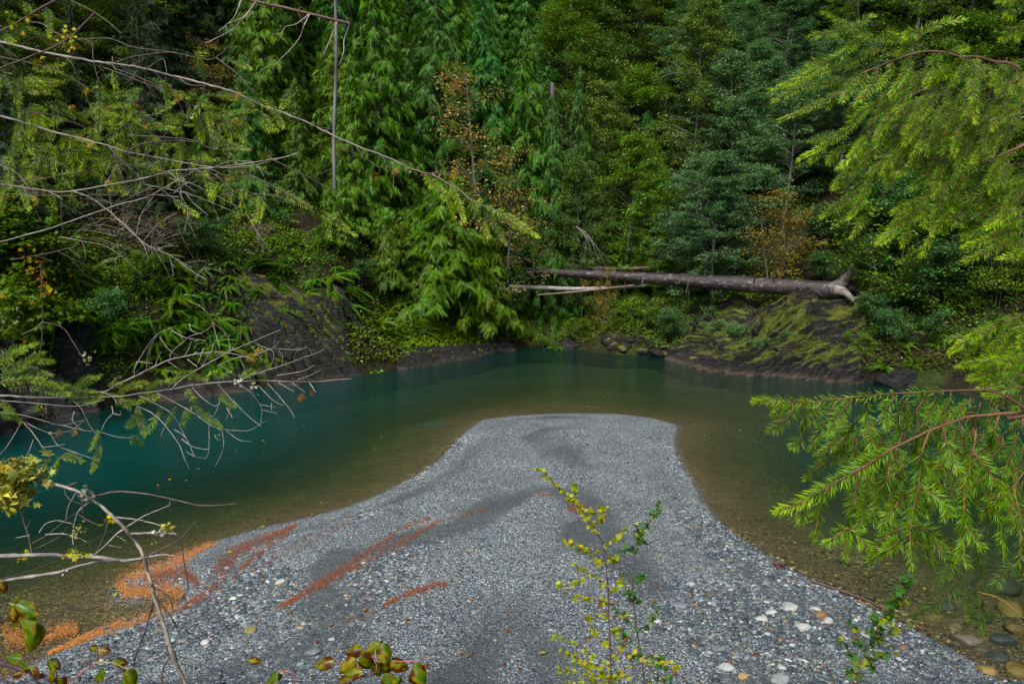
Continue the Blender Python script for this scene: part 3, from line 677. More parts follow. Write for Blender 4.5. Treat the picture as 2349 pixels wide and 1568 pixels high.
# ------------------------------------------------------------------ rock
def rock_material():
    nt = NT('slate_rock'); p = pos(nt)
    moss = nt.attr('moss').outputs['Fac']; wet = nt.attr('wet').outputs['Fac']
    st = nt.noise(smap(nt, p, (.9, .9, 5), (0, .45, 0)), 2.2, 7, .68, .3)
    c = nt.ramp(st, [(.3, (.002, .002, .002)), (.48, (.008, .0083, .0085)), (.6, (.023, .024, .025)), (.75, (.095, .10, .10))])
    c = nt.mix(nt.math('MULTIPLY', nt.noise(p, 1.3, 3), .5), c, nt.mix(1.0, c, (1.3, .95, .7), 'MULTIPLY'))
    geo = nt.n('ShaderNodeNewGeometry'); sx = nt.n('ShaderNodeSeparateXYZ'); nt.l(geo.outputs['Normal'], sx.inputs[0])
    mn = nt.noise(smap(nt, p, (.8, .8, 3), (0, .45, 0)), 1.5, 6, .65)
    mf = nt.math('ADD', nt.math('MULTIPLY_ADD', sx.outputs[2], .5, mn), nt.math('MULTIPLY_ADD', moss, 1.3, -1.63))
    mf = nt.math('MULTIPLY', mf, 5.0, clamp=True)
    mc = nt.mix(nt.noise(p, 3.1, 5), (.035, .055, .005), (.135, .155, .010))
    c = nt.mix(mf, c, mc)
    c = nt.mix(wet, c, nt.mix(nt.noise(p, 4, 3), (.06, .042, .028), (.15, .11, .075)))
    bm = nt.n('ShaderNodeBump', ins={'Height': nt.math('ADD', st, nt.math('MULTIPLY', nt.noise(p, 14, 5), .3)), 'Strength': 1.0, 'Distance': .16})
    b = nt.n('ShaderNodeBsdfPrincipled', ins={'Base Color': c, 'Roughness': nt.math('MULTIPLY_ADD', mf, .3, .55), 'Specular IOR Level': .35, 'Normal': bm.outputs[0]})
    nt.l(b.outputs[0], nt.out.inputs[0]); return nt.m
RM = rock_material()
BK = np.array(bank)
def ledge(name, pxa, pxb, smax, amp, period, slope, seed, moss, label, cat, n1=.07, edge=.7):
    """a slab of bedded rock lying on the bank between two photo columns"""
    cols = np.array([p[0] for p in FARBANK], float); L = np.concatenate([[0], np.cumsum(np.linalg.norm(np.diff(BK, axis=0), axis=1))])
    la, lb = np.interp([pxa, pxb], cols, L); u = np.arange(la, lb, n1); v = np.concatenate([np.arange(-.7, smax, n1)])
    bx = np.interp(u, L, BK[:, 0]); by = np.interp(u, L, BK[:, 1]); k = 9
    bxs = np.convolve(np.pad(bx, k, 'edge'), np.ones(2*k+1)/(2*k+1), 'valid'); bys = np.convolve(np.pad(by, k, 'edge'), np.ones(2*k+1)/(2*k+1), 'valid')
    tx = np.gradient(bxs); ty = np.gradient(bys); tl = np.hypot(tx, ty); nx, ny = -ty/tl, tx/tl
    U, V = np.meshgrid(u, v); X = bx[None]+nx[None]*V; Y = by[None]+ny[None]*V
    s = hs(X.ravel(), Y.ravel()).reshape(X.shape); Z = hillz(X, Y, s)
    A_ = U+slope*V; B_ = V-slope*U; q = (V*1.0-slope*(U-la))/period+fbm(A_*.3, B_*.8, seed=seed, oct=3)*.9
    saw = q-np.floor(q); saw = np.where(saw < .9, saw/.9, (1-saw)/.1)
    q2 = q*2.7+fbm(A_*.6, B_*2, seed=seed+3)*1.1; s2 = q2-np.floor(q2)
    d = amp*(saw*1.0+s2*.35+fbm(U*.3, V*.5, seed=seed+9, oct=4)*.8+fbm(A_*1.0, B_*3.0, seed=seed+5, oct=3)*.45)
    e = np.minimum(np.minimum((U-la), (lb-.05-U))/edge/1.5, (smax-V)/edge)+fbm(U*.5, V*.5, seed=seed+1)*.7
    e = sstep(0, 1, e); d = d*e+.12*e-.5*(1-e)
    X2 = X-nx[None]*d*.75; Y2 = Y-ny[None]*d*.75; Z2 = Z+d*.62
    ny_, nx_ = X.shape; i = (np.arange(ny_-1)[:, None]*nx_+np.arange(nx_-1)[None]).ravel()
    moss_shade = sstep(.0, .2, saw)*(1-sstep(.6, .95, saw)*.8)*(.55+.45*(s2 < .75))  # moss bared to dark slate along the strata steps: crevice shade painted in
    moss_shade = np.clip(moss_shade+.8*fbm(A_*.6, B_*1.4, seed=seed+2, oct=4)+.12, 0, 1) if moss > .6 else 1.0
    wet = (1-sstep(.06, .22, Z2+.06*fbm(U*1.2, V, seed=4)))*(.75 if moss > 1.0 else .3)
    o = mk(name, np.stack([X2, Y2, Z2], -1), np.stack([i, i+1, i+nx_+1, i+nx_], -1), RM, attrs={'moss': np.clip(moss*sstep(.15, .7, Z2)*moss_shade, 0, 1), 'wet': wet})
    tag(o, label, cat); return o
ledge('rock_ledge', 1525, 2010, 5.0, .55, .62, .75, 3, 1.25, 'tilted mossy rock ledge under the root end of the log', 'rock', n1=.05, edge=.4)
ledge('rock_ledge', 1985, 2130, 1.0, .30, .7, .35, 13, .62, 'dark rock shelf at the waterline right of the mossy ledge', 'rock')
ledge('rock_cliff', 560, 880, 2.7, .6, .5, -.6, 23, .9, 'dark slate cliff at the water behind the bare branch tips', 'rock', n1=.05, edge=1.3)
ledge('rock_cliff', -120, 300, 2.0, .5, .7, -.3, 33, .15, 'dark rock wall at the waterline on the left edge', 'rock')
ledge('rock_shelf', 330, 620, .6, .25, .6, -.2, 43, .4, 'low dark rock shelf behind the green tipped bare branch', 'rock')
ledge('rock_shelf', 900, 1190, .9, .2, .5, -.2, 53, .3, 'low dark rock shelf below the bright green carpet', 'rock', edge=.35)

def stone_mesh(seed, sub=2, flat=.6, rough=.25):
    import bmesh
    bm = bmesh.new(); bmesh.ops.create_icosphere(bm, subdivisions=sub, radius=1)
    v = np.array([x.co[:] for x in bm.verts]); f = np.array([[x.index for x in fc.verts] for fc in bm.faces]); bm.free()
    n = fbm(v[:, 0]*1.1+seed*7.3, v[:, 1]*1.1, v[:, 2]*1.1, oct=3, seed=seed)
    v = v*(1+rough*n[:, None]*1.6); 
    for ax in RNG.normal(0, 1, (5, 3)):                       # broken, flat faces
        ax = ax/np.linalg.norm(ax); d = v@ax; c = RNG.uniform(.55, .85); v -= np.maximum(d-c, 0)[:, None]*ax*.85
    return v*np.array([1, .75, flat]), f
def shore_rock(px, py, w, flat, moss, wet, label, group, name='shore_rock', seed=0, z=None):
    q = P0(px, py) if z is None else P0(px, py, z); v, f = stone_mesh(seed, 3, flat, .3); v = v*w
    a = RNG.uniform(0, 3.1); R = np.array([[math.cos(a), -math.sin(a), 0], [math.sin(a), math.cos(a), 0], [0, 0, 1]]); v = v@R.T
    o = mk(name, v, f, RM, attrs={'moss': np.full(len(v), moss), 'wet': np.where(v[:, 2]+q[2] < .08, wet, 0)}); o.location = q; tag(o, label, 'rock', group); return o
rr = np.random.default_rng(77)
for i in range(34):
    px = rr.uniform(1275, 1590); base = np.interp(px, [1250, 1330, 1400, 1480, 1560, 1620], [796, 802, 814, 812, 824, 845])
    g = rr.uniform(0, 1); y0 = base-2-g*34
    q = G(px, y0); w = rr.uniform(.18, .55)
    v, f = stone_mesh(100+i, 3, rr.uniform(.4, .8), .3); v = v*w
    o = mk('shore_rock', v, f, RM, attrs={'moss': np.full(len(v), rr.choice([.1, .3, .75])), 'wet': np.zeros(len(v))}); o.location = q+np.array([0, 0, w*.1]); o.rotation_euler = (rr.normal(0, .3), rr.normal(0, .3), rr.uniform(0, 6))
    tag(o, 'dark angular rock in the jumble at the head of the pool', 'rock', 'rocks at the head of the pool')
shore_rock(1590, 822, 1.0, .32, .15, .9, 'pale sloping rock at the left foot of the mossy ledge', None, seed=201)
shore_rock(1655, 848, .7, .25, .1, .9, 'pale worn rock slab at the waterline below the mossy ledge', None, seed=202)
shore_rock(1975, 868, .55, .55, .3, .6, 'brown rounded boulder at the waterline under the willows', None, seed=203)
shore_rock(2055, 878, 1.1, .42, .05, .2, 'grey blocky boulder at the waterline right of the brown one', None, seed=204)

# ------------------------------------------------------------------ fallen logs
def wood_material():
    nt = NT('weathered_wood'); p = nt.n('ShaderNodeTexCoord').outputs['Object']; col = nt.attr('Col').outputs['Color']
    st = nt.noise(smap(nt, p, (.5, 6, 6)), 2.5, 6, .7, .2)
    c = nt.mix(1.0, col, nt.ramp(st, [(.3, (.25, .25, .25)), (.5, (.9, .9, .9)), (.7, (2.0, 2.0, 2.0))]), 'MULTIPLY')
    silver = nt.math('MULTIPLY', nt.math('SUBTRACT', nt.noise(smap(nt, p, (.7, 5, 5)), 1.4, 5, .65), .56), 9.0, clamp=True)
    c = nt.mix(nt.math('MULTIPLY', silver, .8), c, (.20, .20, .20))
    bm = nt.n('ShaderNodeBump', ins={'Height': st, 'Strength': .8, 'Distance': .03})
    b = nt.n('ShaderNodeBsdfPrincipled', ins={'Base Color': c, 'Roughness': .6, 'Specular IOR Level': .35, 'Normal': bm.outputs[0]})
    nt.l(b.outputs[0], nt.out.inputs[0]); return nt.m
WDM = wood_material()
def wood(name, pts, rad, n, col, parent=None, seed=1, rough=.06, seg=40, colv=.15):
    p = spline(pts, seg); r = np.interp(np.linspace(0, 1, seg), np.linspace(0, 1, len(rad)), rad)
    mb = MB(); mb.tube(p, r, n, col, True); v = np.vstack(mb.v)
    c0 = np.repeat(p, n, 0); k = len(c0); dirv = v[:k]-c0
    v[:k] = c0+dirv*(1+rough*2*fbm(v[:k, 0]*.7, v[:k, 1]*3, v[:k, 2]*3, seed=seed, oct=4))[:, None]
    cc = np.clip(np.asarray(col)*(1+colv*fbm(v[:, 0]*.9, v[:, 1]*2, v[:, 2]*2, seed=seed+5)[:, None]*2), .01, .8)
    mb.v = [v]; mb.f = {a: [np.vstack(b)] if b else [] for a, b in mb.f.items()}; mb.c = [cc]
    return mb.build(name, WDM, parent, True)
A = PY(1205, 620, 40.5); B = PY(1925, 667, 33.2)
lg = empty('fallen_log', tuple(B)); tag(lg, 'long fallen trunk spanning the gully with its root end on the mossy ledge', 'log')
rel = lambda q: np.asarray(q)-B
LOGC = (.030, .022, .024)
wood('trunk', [rel(A), rel(PY(1430, 634, 38.2)), rel(PY(1700, 652, 35.4)), rel(B)], [.17, .27, .38, .44], 20, LOGC, lg, 3, .05, 90)
wood('root', [rel(PY(1900, 666, 33.3)), rel(PY(1925, 655, 33.2)), rel(PY(1941, 636, 33.1)), rel(PY(1951, 612, 33.1)), rel(PY(1957, 594, 33.1))], [.40, .36, .24, .17, .07], 14, (.095, .085, .08), lg, 7, .26, 30)
wood('root', [rel(PY(1915, 664, 33.0)), rel(PY(1940, 672, 32.7)), rel(PY(1958, 690, 32.5))], [.30, .2, .08], 10, (.2, .18, .165), lg, 9, .15, 14)
wood('root', [rel(PY(1925, 664, 33.4)), rel(PY(1955, 662, 33.6)), rel(PY(1972, 676, 33.7))], [.3, .2, .07], 10, (.05, .04, .04), lg, 11, .15, 14)
wood('root', [rel(PY(1930, 668, 33.0)), rel(PY(1952, 682, 33.0)), rel(PY(1978, 684, 33.1))], [.16, .09, .03], 8, (.2, .19, .18), lg, 12, .1, 12)
wood('root', [rel(PY(1935, 650, 33.6)), rel(PY(1957, 640, 33.9)), rel(PY(1962, 606, 34.0))], [.34, .25, .1], 10, (.05, .042, .045), lg, 14, .15, 16)
for i in range(9):                                          # broken limb stubs
    t_ = RNG.uniform(.25, .92); b_ = A+(B-A)*t_+np.array([0, -.05, 0]); a_ = RNG.uniform(0, 6.28); d_ = np.array([RNG.normal(-.3, .2), math.cos(a_), math.sin(a_)])*RNG.uniform(.45, .75)
    wood('limb_stub', [rel(b_), rel(b_+d_*.6), rel(b_+d_)], [.06, .04, .015], 7, (.06, .05, .048), lg, 30+i, .1, 8)
def simple_log(name, pts, rad, col, label, seed, rough=.05):
    o0 = np.asarray(pts[0]); r = empty(name, tuple(o0)); tag(r, label, 'log')
    wood('trunk', [np.asarray(q)-o0 for q in pts], rad, 12, col, r, seed, rough, 40)
    mb = MB()
    for i in range(7):
        q = RNG.uniform(.15, .9); b = spline([np.asarray(a)-o0 for a in pts], 30)[int(q*29)]; a = RNG.uniform(0, 6.28)
        mb.tube([b, b+np.array([RNG.normal(0, .1), math.cos(a)*.2, math.sin(a)*.2])], [.02, .008], 5, col)
    mb.build('branch_stub', WDM, r)
simple_log('fallen_log', [PY(1190, 598, 42), PY(1290, 608, 41.6), PY(1400, 617, 41.2), PY(1515, 612, 40.8)], [.17, .16, .13, .05], (.10, .062, .045), 'thin reddish log lying behind the long fallen trunk', 21)
simple_log('fallen_log', [PY(1560, 630, 38.6), PY(1640, 634, 38.2), PY(1735, 639, 37.8)], [.10, .13, .12], (.05, .042, .045), 'short dark log half hidden behind the fallen trunk', 22)
simple_log('birch_log', [PY(1150, 656, 39.5), PY(1250, 660, 39.2), PY(1340, 662, 38.9), PY(1480, 656, 38.5)], [.12, .12, .10, .06], (.30, .29, .28), 'thin pale birch log below the long fallen trunk', 23)
simple_log('fallen_stick', [PY(1232, 676, 38.4), PY(1310, 670, 38.2), PY(1400, 660, 38.0), PY(1455, 654, 37.9)], [.03, .05, .06, .04], (.22, .13, .09), 'slender peeled stick resting against the thin birch log', 24)
# hanging dead branch over the logs
hb = empty('dead_branch', tuple(PY(1335, 540, 39))); tag(hb, 'bare grey branch hanging down above the thin end of the log', 'branch'); mb = MB(); hb0 = PY(1335, 540, 39)
for tip in ((1390, 610), (1375, 604), (1402, 604), (1360, 596), (1340, 600)):
    pts = [PY(1322, 520, 39.2)-hb0, PY(1350+RNG.uniform(-6, 6), 545, 38.9)-hb0, PY(*tip, 38.7)-hb0]; s = spline(pts, 10); s += RNG.normal(0, .02, s.shape); mb.tube(s, np.linspace(.018, .006, 10), 5, (.2, .19, .185), False)
mb.build('twigs', M_BARK, hb)
# ------------------------------------------------------------------ gravel stones
def pebble_material():
    nt = NT('pebbles'); col = nt.attr('Col').outputs['Color']; p = pos(nt)
    c = nt.mix(1.0, col, nt.ramp(nt.noise(p, 60, 3), [(.3, (.75, .75, .75)), (.7, (1.2, 1.2, 1.2))]), 'MULTIPLY')
    b = nt.n('ShaderNodeBsdfPrincipled', ins={'Base Color': c, 'Roughness': .6, 'Specular IOR Level': .35}); nt.l(b.outputs[0], nt.out.inputs[0]); return nt.m
PM = pebble_material()
def stone_cols(n, r):
    u = r.uniform(0, 1, n)**1.12
    stops = np.array([0, .3, .55, .75, .88, .95, 1.0]); cs = np.array([(.028, .034, .042), (.05, .062, .072), (.085, .10, .112), (.145, .165, .175), (.20, .21, .21), (.31, .315, .30), (.44, .435, .41)])
    c = np.stack([np.interp(u, stops, cs[:, j]) for j in range(3)], 1)
    w = r.uniform(0, 1, n) < .05; c[w] = np.array([.20, .115, .05])*r.uniform(.6, 1.4, (w.sum(), 1))
    return c*(1+r.normal(0, .05, (n, 3)))*np.array([.93, 1.02, 1.04])
import bmesh
def ico(sub):
    bm = bmesh.new(); bmesh.ops.create_icosphere(bm, subdivisions=sub, radius=1)
    v = np.array([x.co[:] for x in bm.verts]); f = np.array([[x.index for x in fc.verts] for fc in bm.faces]); bm.free(); return v, f
def pebbles():
    r = np.random.default_rng(3); mb = MB(); n = 260000
    px = r.uniform(-100, 2450, n); py = 940+r.uniform(0, 1, n)**.62*680
    rr_ = _F[None]+_R[None]*((px-1174.5)/FPX)[:, None]+_U[None]*((784-py)/FPX)[:, None]
    t = (.2-CAM[2])/rr_[:, 2]; p = CAM+rr_*t[:, None]; z = land(p[:, 0], p[:, 1]); t = (z-CAM[2])/rr_[:, 2]; p = CAM+rr_*t[:, None]
    x, y = p[:, 0], p[:, 1]; z = bed(x, y); zn = zonef(x, y)*(1-.8*sandf(x, y)); d = np.hypot(x, y)
    rightbed = (x > 4) & (z < -.02) & (z > -.5) & (y < 15)
    leftbed = (z < -.02) & (z > -.4) & ~rightbed; ok = ((z > -.03) | rightbed | (leftbed & (r.uniform(0, 1, n) < .25))) & (hs(x, y) < -.3) & (bankheight(y) < z+.3)
    keep = ok & (r.uniform(0, 1, n) < np.where(rightbed, .12, .03+.09*(1-sandf(x, y))+.75*zn))
    x, y, z, zn, d = x[keep], y[keep], z[keep], zn[keep], d[keep]; n = len(x); rb = rightbed[keep]
    big = np.exp(r.normal(0, .42, n)); S = (.010+.011*zn)*big*(.75+d*.020); S = np.where(rb, S*1.9, S)
    S = np.minimum(S, .06)
    tv, tf = ico(1)
    a = r.uniform(0, 6.28, n); a = np.where(r.uniform(0, 1, n) < .6, .35+r.normal(0, .35, n), a)   # laid by the current
    D = np.stack([np.cos(a), np.sin(a), r.normal(0, .12, n)], 1); N = np.stack([r.normal(0, .2, n), r.normal(0, .2, n), np.ones(n)], 1)
    SS = S[:, None]*np.stack([r.uniform(.9, 1.5, n), r.uniform(.6, 1, n), r.uniform(.25, .55, n)], 1)
    col = stone_cols(n, r); rb = z < -.02; col[rb] = col[rb]*np.array([1.05, .72, .32])*.9
    jt = tv*(1+.18*np.array([math.sin(7*q[0]+3*q[1])+math.cos(5*q[2]+q[0]*4) for q in tv])[:, None]*.5)
    inst(mb, jt, tf, np.stack([x, y, z+S*.12], 1), D, N, SS, col)
    o = mb.build('pebbles', PM, smooth=True); tag(o, kind='stuff')
pebbles()
SM = plain_mat('river_stone', .6, .35, 14, .3)
def stone(px, py, wpx, col, label, group=None, flat=.4, seed=0, sub=3, ang=None, sink=.25):
    q = G(px, py); dist = np.linalg.norm(q-CAM); w = wpx/FPX*dist/2
    v, f = stone_mesh(seed+300, sub, flat, .22); v = v*w
    o = mk('river_stone', v, f, SM, cols=np.broadcast_to(col, (len(v), 3)), smooth=True); o.location = q+np.array([0, 0, w*flat*(1-2*sink)*.6]); o.rotation_euler = (RNG.normal(0, .1), RNG.normal(0, .1), RNG.uniform(-.4, .7) if ang is None else ang)
    tag(o, label, 'stone', group)
GR = (.16, .18, .185); LT = (.28, .29, .28); DK = (.05, .058, .066); BR = (.17, .11, .055); WH = (.33, .335, .32)
for px, py, w, c, lab in [(1552, 1247, 34, (.10, .12, .12), 'flat dark grey stone on the gravel right of the sapling tops'), (1700, 1295, 30, (.09, .1, .1), 'dark flat stone near the right waterline'),
    (1882, 1412, 34, BR, 'brown angular stone near the right waterline'), (1810, 1393, 36, LT, 'long pale stone left of the brown angular stone'), (1650, 1488, 30, (.13, .15, .16), 'blue grey slab stone low on the bar'),
    (1668, 1535, 34, (.30, .32, .32), 'pale grey stone near the bottom edge right of the saplings'), (1705, 1552, 24, (.30, .22, .09), 'tan stone near the bottom edge right of the saplings'), (1788, 1559, 40, (.2, .22, .22), 'upright grey stone at the bottom edge'),
    (1990, 1458, 26, LT, 'pale stone beside the right hand sapling'), (1842, 1440, 32, WH, 'white oblong stone below the brown angular stone'), (1745, 1420, 30, (.36, .36, .33), 'pale oblong stone in the cobble band'), (1768, 1405, 26, WH, 'white small cobble in the middle of the cobble band'),
    (1870, 1398, 22, WH, 'white round cobble just left of the brown angular stone'), (1900, 1426, 30, WH, 'white lumpy cobble below the brown angular stone'), (1600, 1318, 26, (.12, .14, .14), 'dark flat stone left of the cobble band'),
    (575, 1446, 30, (.16, .15, .06), 'olive brown stone on the gravel by the dead branch'), (645, 1335, 24, (.33, .36, .34), 'pale green oblong stone on the left gravel'), (545, 1415, 18, WH, 'white stone above the olive brown stone'), (800, 1552, 22, (.2, .2, .2), 'grey stone at the bottom edge by the brown leaves'),
    (985, 1248, 26, DK, 'black flat stone in the middle of the bar'), (1078, 1263, 22, (.15, .14, .11), 'flat tan grey stone right of the black one'), (720, 1495, 34, (.12, .14, .14), 'dark flat stone on the left gravel near the bottom'), (1560, 1390, 34, (.14, .16, .17), 'long flat stone behind the twin saplings'), (1585, 1340, 22, LT, 'pale stone behind the green sapling')]:
    stone(px, py, w, c, lab, None, RNG.uniform(.3, .45), int(px))
for i, (px, py, w, c) in enumerate([(2320, 1400, 64, (.20, .13, .035)), (2225, 1478, 70, (.10, .085, .06)), (2280, 1350, 80, (.07, .055, .04)), (2330, 1445, 52, (.16, .10, .03)), (2190, 1440, 34, (.16, .13, .06)), (2250, 1420, 40, (.05, .055, .055)), (2140, 1420, 30, (.17, .12, .05)), (2290, 1510, 40, (.05, .05, .045)), (2335, 1540, 50, (.18, .12, .03)), (2110, 1380, 30, (.1, .08, .04)), (2260, 1540, 34, (.2, .14, .05)), (2180, 1395, 36, (.07, .07, .06)), (2300, 1470, 44, (.045, .05, .055))]):
    stone(px, py, w, c, ['large orange stone in the shallows under the hanging fir twigs', 'broad brown slab stone under shallow water at the lower right', 'dark rounded stone under the hanging fir twigs', 'ochre stone at the right edge below the orange one', 'tan stone in the shallows left of the orange one', 'dark stone in the shallows left of the orange stone', 'small tan stone farthest left in the stony shallows', 'dark stone near the lower right corner', 'ochre stone nearest the lower right corner', 'brown stone under water above the stony shallows', 'yellowish stone near the lower right waterline', 'grey stone under water above the tan ones', 'blue black stone beside the ochre one'][i], None, .5, 40+i, sink=.3)
stone(2322, 1402, 26, (.62, .66, .66), 'white patch stone lying against the large orange stone', None, .7, 77, sink=.0)
stone(1000, 973, 84, (.07, .09, .085), 'flat grey slab of rock lying just under the water left of the bar tip', None, .16, 91, ang=.1, sink=.75)
rs = np.random.default_rng(41)
for i in range(130):
    for _ in range(30):
        px = rs.uniform(150, 2150); py = rs.uniform(1270, 1560)
        if px > 1500 or (px < 900 and py > 1300): q = P0(px, py, .3)
        else: continue
        if bed(q[0], q[1]) > .04 and zonef(q[:1], q[1:2])[0] > .3: break
    else: continue
    stone(px, py, rs.uniform(11, 24)*(.6+.4*(py-1200)/360), stone_cols(1, rs)[0]*1.25, 'rounded river cobble lying among the gravel', 'cobbles scattered over the gravel bar', rs.uniform(.3, .5), i, sub=2)

# ------------------------------------------------------------------ drifted needle litter, streak by streak
LM = plain_mat('needle_litter', .8, .2)
def streak(lines, n, col, seed):
    """lines: (points, half width in photo units, share)"""
    r = np.random.default_rng(seed); mb = MB(); P = []
    tot = sum(l[2] for l in lines)
    for pts, wd, sh in lines:
        k = int(n*sh/tot); s = spline(pts, 80); u = r.uniform(0, 79, k); c = np.stack([np.interp(u, np.arange(80), s[:, j]) for j in (0, 1)], 1)
        w = np.interp(u/79, np.linspace(0, 1, len(wd)), wd); t = np.gradient(s, axis=0); t /= np.linalg.norm(t, axis=1)[:, None]; tt = t[u.astype(int)]
        o = r.normal(0, .8, k)*w; c = c+np.stack([-tt[:, 1], tt[:, 0]], 1)*o[:, None]
        g = fbm(c[:, 0]*.03, c[:, 1]*.05, oct=3, seed=seed); g2 = fbm(c[:, 0]*.12, c[:, 1]*.2, oct=2, seed=seed+4); P.append(c[r.uniform(0, 1, k) < sstep(-.75, .1, g+.7*g2)*np.exp(-.9*(o/(w+.3))**2)*.62])
    c = np.vstack(P); k = len(c); rr_ = _F[None]+_R[None]*((c[:, 0]-1174.5)/FPX)[:, None]+_U[None]*((784-c[:, 1])/FPX)[:, None]
    p = CAM+rr_*((.1-CAM[2])/rr_[:, 2])[:, None]
    for _ in range(4): z = np.maximum(land(p[:, 0], p[:, 1]), .004); p = CAM+rr_*((z-CAM[2])/rr_[:, 2])[:, None]
    a = r.uniform(0, 6.28, k); D = np.stack([np.cos(a), np.sin(a), r.normal(0, .15, k)], 1); N = np.stack([r.normal(0, .3, k), r.normal(0, .3, k), np.ones(k)], 1)
    cc = np.clip(np.asarray(col)*(1+r.uniform(-.6, .6, (k, 1)))*(1+r.normal(0, .1, (k, 3))), .004, .9)
    S = r.uniform(.012, .030, k); tv = np.array([[-.5, -.12, 0], [.5, -.1, .06], [.5, .1, .06], [-.5, .12, 0], [0, 0, .12]])
    inst(mb, tv, np.array([[0, 1, 4], [1, 2, 4], [2, 3, 4], [3, 0, 4]]), p+np.array([0, 0, .006])+np.stack([0*a, 0*a, r.uniform(0, .018, k)], 1), D, N, S, cc)
    o = mb.build('needle_litter', LM); tag(o, kind='stuff')
RED = (.22, .068, .026); ORG = (.42, .17, .04)
streak([(((420, 1395), (470, 1360), (505, 1320), (520, 1285), (560, 1255), (620, 1230), (680, 1205)), (5, 14, 20, 20, 13, 8, 3), 3.2),
        (((530, 1330), (570, 1290), (620, 1250), (660, 1225)), (4, 8, 8, 3), .9), (((600, 1300), (660, 1262), (740, 1225), (800, 1200)), (2, 14, 16, 4), .35),
        (((650, 1390), (720, 1345), (800, 1295), (870, 1250), (920, 1215), (985, 1188)), (3, 8, 9, 8, 6, 3), 1.6), (((640, 1392), (760, 1330), (850, 1285), (900, 1255), (960, 1222), (1010, 1195)), (3, 9, 12, 11, 9, 4), 2.0),
        (((1000, 1195), (1060, 1182), (1120, 1168)), (5, 5, 2), .25), (((880, 1390), (930, 1365), (975, 1350), (1010, 1338), (1022, 1345)), (4, 6, 8, 10, 6), .9), (((790, 1430), (850, 1405), (890, 1390)), (3, 4, 4), .12),
        (((1300, 1165), (1320, 1168), (1345, 1170)), (7, 8, 6), .3), (((1235, 1135), (1270, 1137)), (4, 3), .12), (((330, 1330), (400, 1310), (440, 1325), (455, 1350)), (10, 24, 14, 6), 1.3)], 60000, RED, 1)
streak([(((268, 1355), (300, 1328), (350, 1305), (400, 1290), (440, 1268), (500, 1242)), (12, 26, 24, 16, 10, 4), 3.2), (((275, 1362), (330, 1358), (390, 1350), (420, 1365)), (10, 14, 20, 14), 1.8), (((410, 1385), (380, 1400), (320, 1420), (250, 1442), (180, 1470), (110, 1500)), (14, 16, 13, 9, 6, 4), 2.6),
        (((0, 1458), (60, 1462), (110, 1455), (180, 1440)), (30, 24, 16, 22), 1.5)], 52000, ORG, 2)

# ------------------------------------------------------------------ fallen leaves, a stick at the waterline, a bit of driftwood
LF = leaf_mat('fallen_leaf', .55, .3, .15, .3, .04)
def flat_leaf(px, py, size, col, label, group, onwater=False):
    q = P0(px, py, .008) if onwater else G(px, py)+np.array([0, 0, .03])
    v = LEAF[0]*size*np.array([1, .9, 1]); th = .004
    vv = np.vstack([v, v-np.array([0, 0, th])]); f = np.array([[0, 1, 2, 3], [7, 6, 5, 4], [0, 4, 5, 1], [1, 5, 6, 2], [2, 6, 7, 3], [3, 7, 4, 0]])
    o = mk('fallen_leaf', vv, f, LF, cols=np.broadcast_to(col, (8, 3))); o.location = q; o.rotation_euler = (RNG.normal(0, .15), RNG.normal(0, .15), RNG.uniform(0, 6.28)); tag(o, label, 'leaf', group)
rl = np.random.default_rng(8)
for px, py in [(590, 1048), (875, 1000), (860, 1024), (1080, 1000), (540, 1032), (700, 975), (365, 1110), (385, 1100), (430, 1100), (735, 1150), (300, 1330), (1990, 1315), (2010, 1378), (2120, 1350), (2040, 1290), (1795, 1295), (1820, 1290), (1690, 1225), (2150, 1372), (600, 1010), (980, 1075), (1620, 1000), (1700, 985), (455, 1075), (820, 1060)]:
    flat_leaf(px, py, rl.uniform(.07, .12), (.45, .36, .03) if rl.uniform() < .7 else (.40, .16, .03), 'small yellow leaf floating on the pool', 'yellow leaves floating on the water', True)
for i in range(46):
    px = rl.uniform(650, 1800); py = rl.uniform(1250, 1560)
    flat_leaf(px, py, rl.uniform(.06, .10), (.32, .11, .02), 'rusty fallen leaf lying on the gravel', 'rusty leaves scattered on the gravel')
for px, py in [(1365, 1445), (1255, 1500), (520, 1268), (455, 1245), (610, 1210), (265, 1350), (270, 1362), (385, 1395), (300, 1318), (720, 1180)]:
    flat_leaf(px, py, rl.uniform(.09, .13), (.42, .40, .03), 'yellow green fallen leaf on the wet gravel edge', 'yellow green leaves on the gravel')
STK = plain_mat('stick_wood', .75, .3, 8, .4)
def stick(name, pts, rad, col, label, cat):
    o0 = pts[0]; r = MB(); s = spline([q-o0 for q in pts], 24); r.tube(s, np.linspace(rad, rad*.4, 24), 7, col, True)
    o = r.build(name, STK, None, True); o.location = o0; tag(o, label, cat)
stick('driftwood_stick', [G(1862, 1335)+[0, 0, .03], G(1905, 1352)+[0, 0, .05], G(1960, 1372)+[0, 0, .06], G(2020, 1398)+[0, 0, .06], G(2078, 1432)+[0, 0, .04]], .022, (.10, .06, .05), 'long thin reddish stick lying along the right waterline', 'stick')
stick('driftwood_stick', [G(2230, 1385)+[0, 0, .25], G(2290, 1410)+[0, 0, .3], G(2360, 1470)+[0, 0, .3]], .016, (.28, .14, .06), 'thin orange twig over the stony shallows at the right edge', 'stick')
stick('driftwood_stick', [G(1370, 1387)+[0, 0, .03], G(1420, 1388)+[0, 0, .04]], .018, (.12, .07, .05), 'short brown stick on the gravel behind the saplings', 'stick')
mb = MB(); dq = G(1785, 1300)
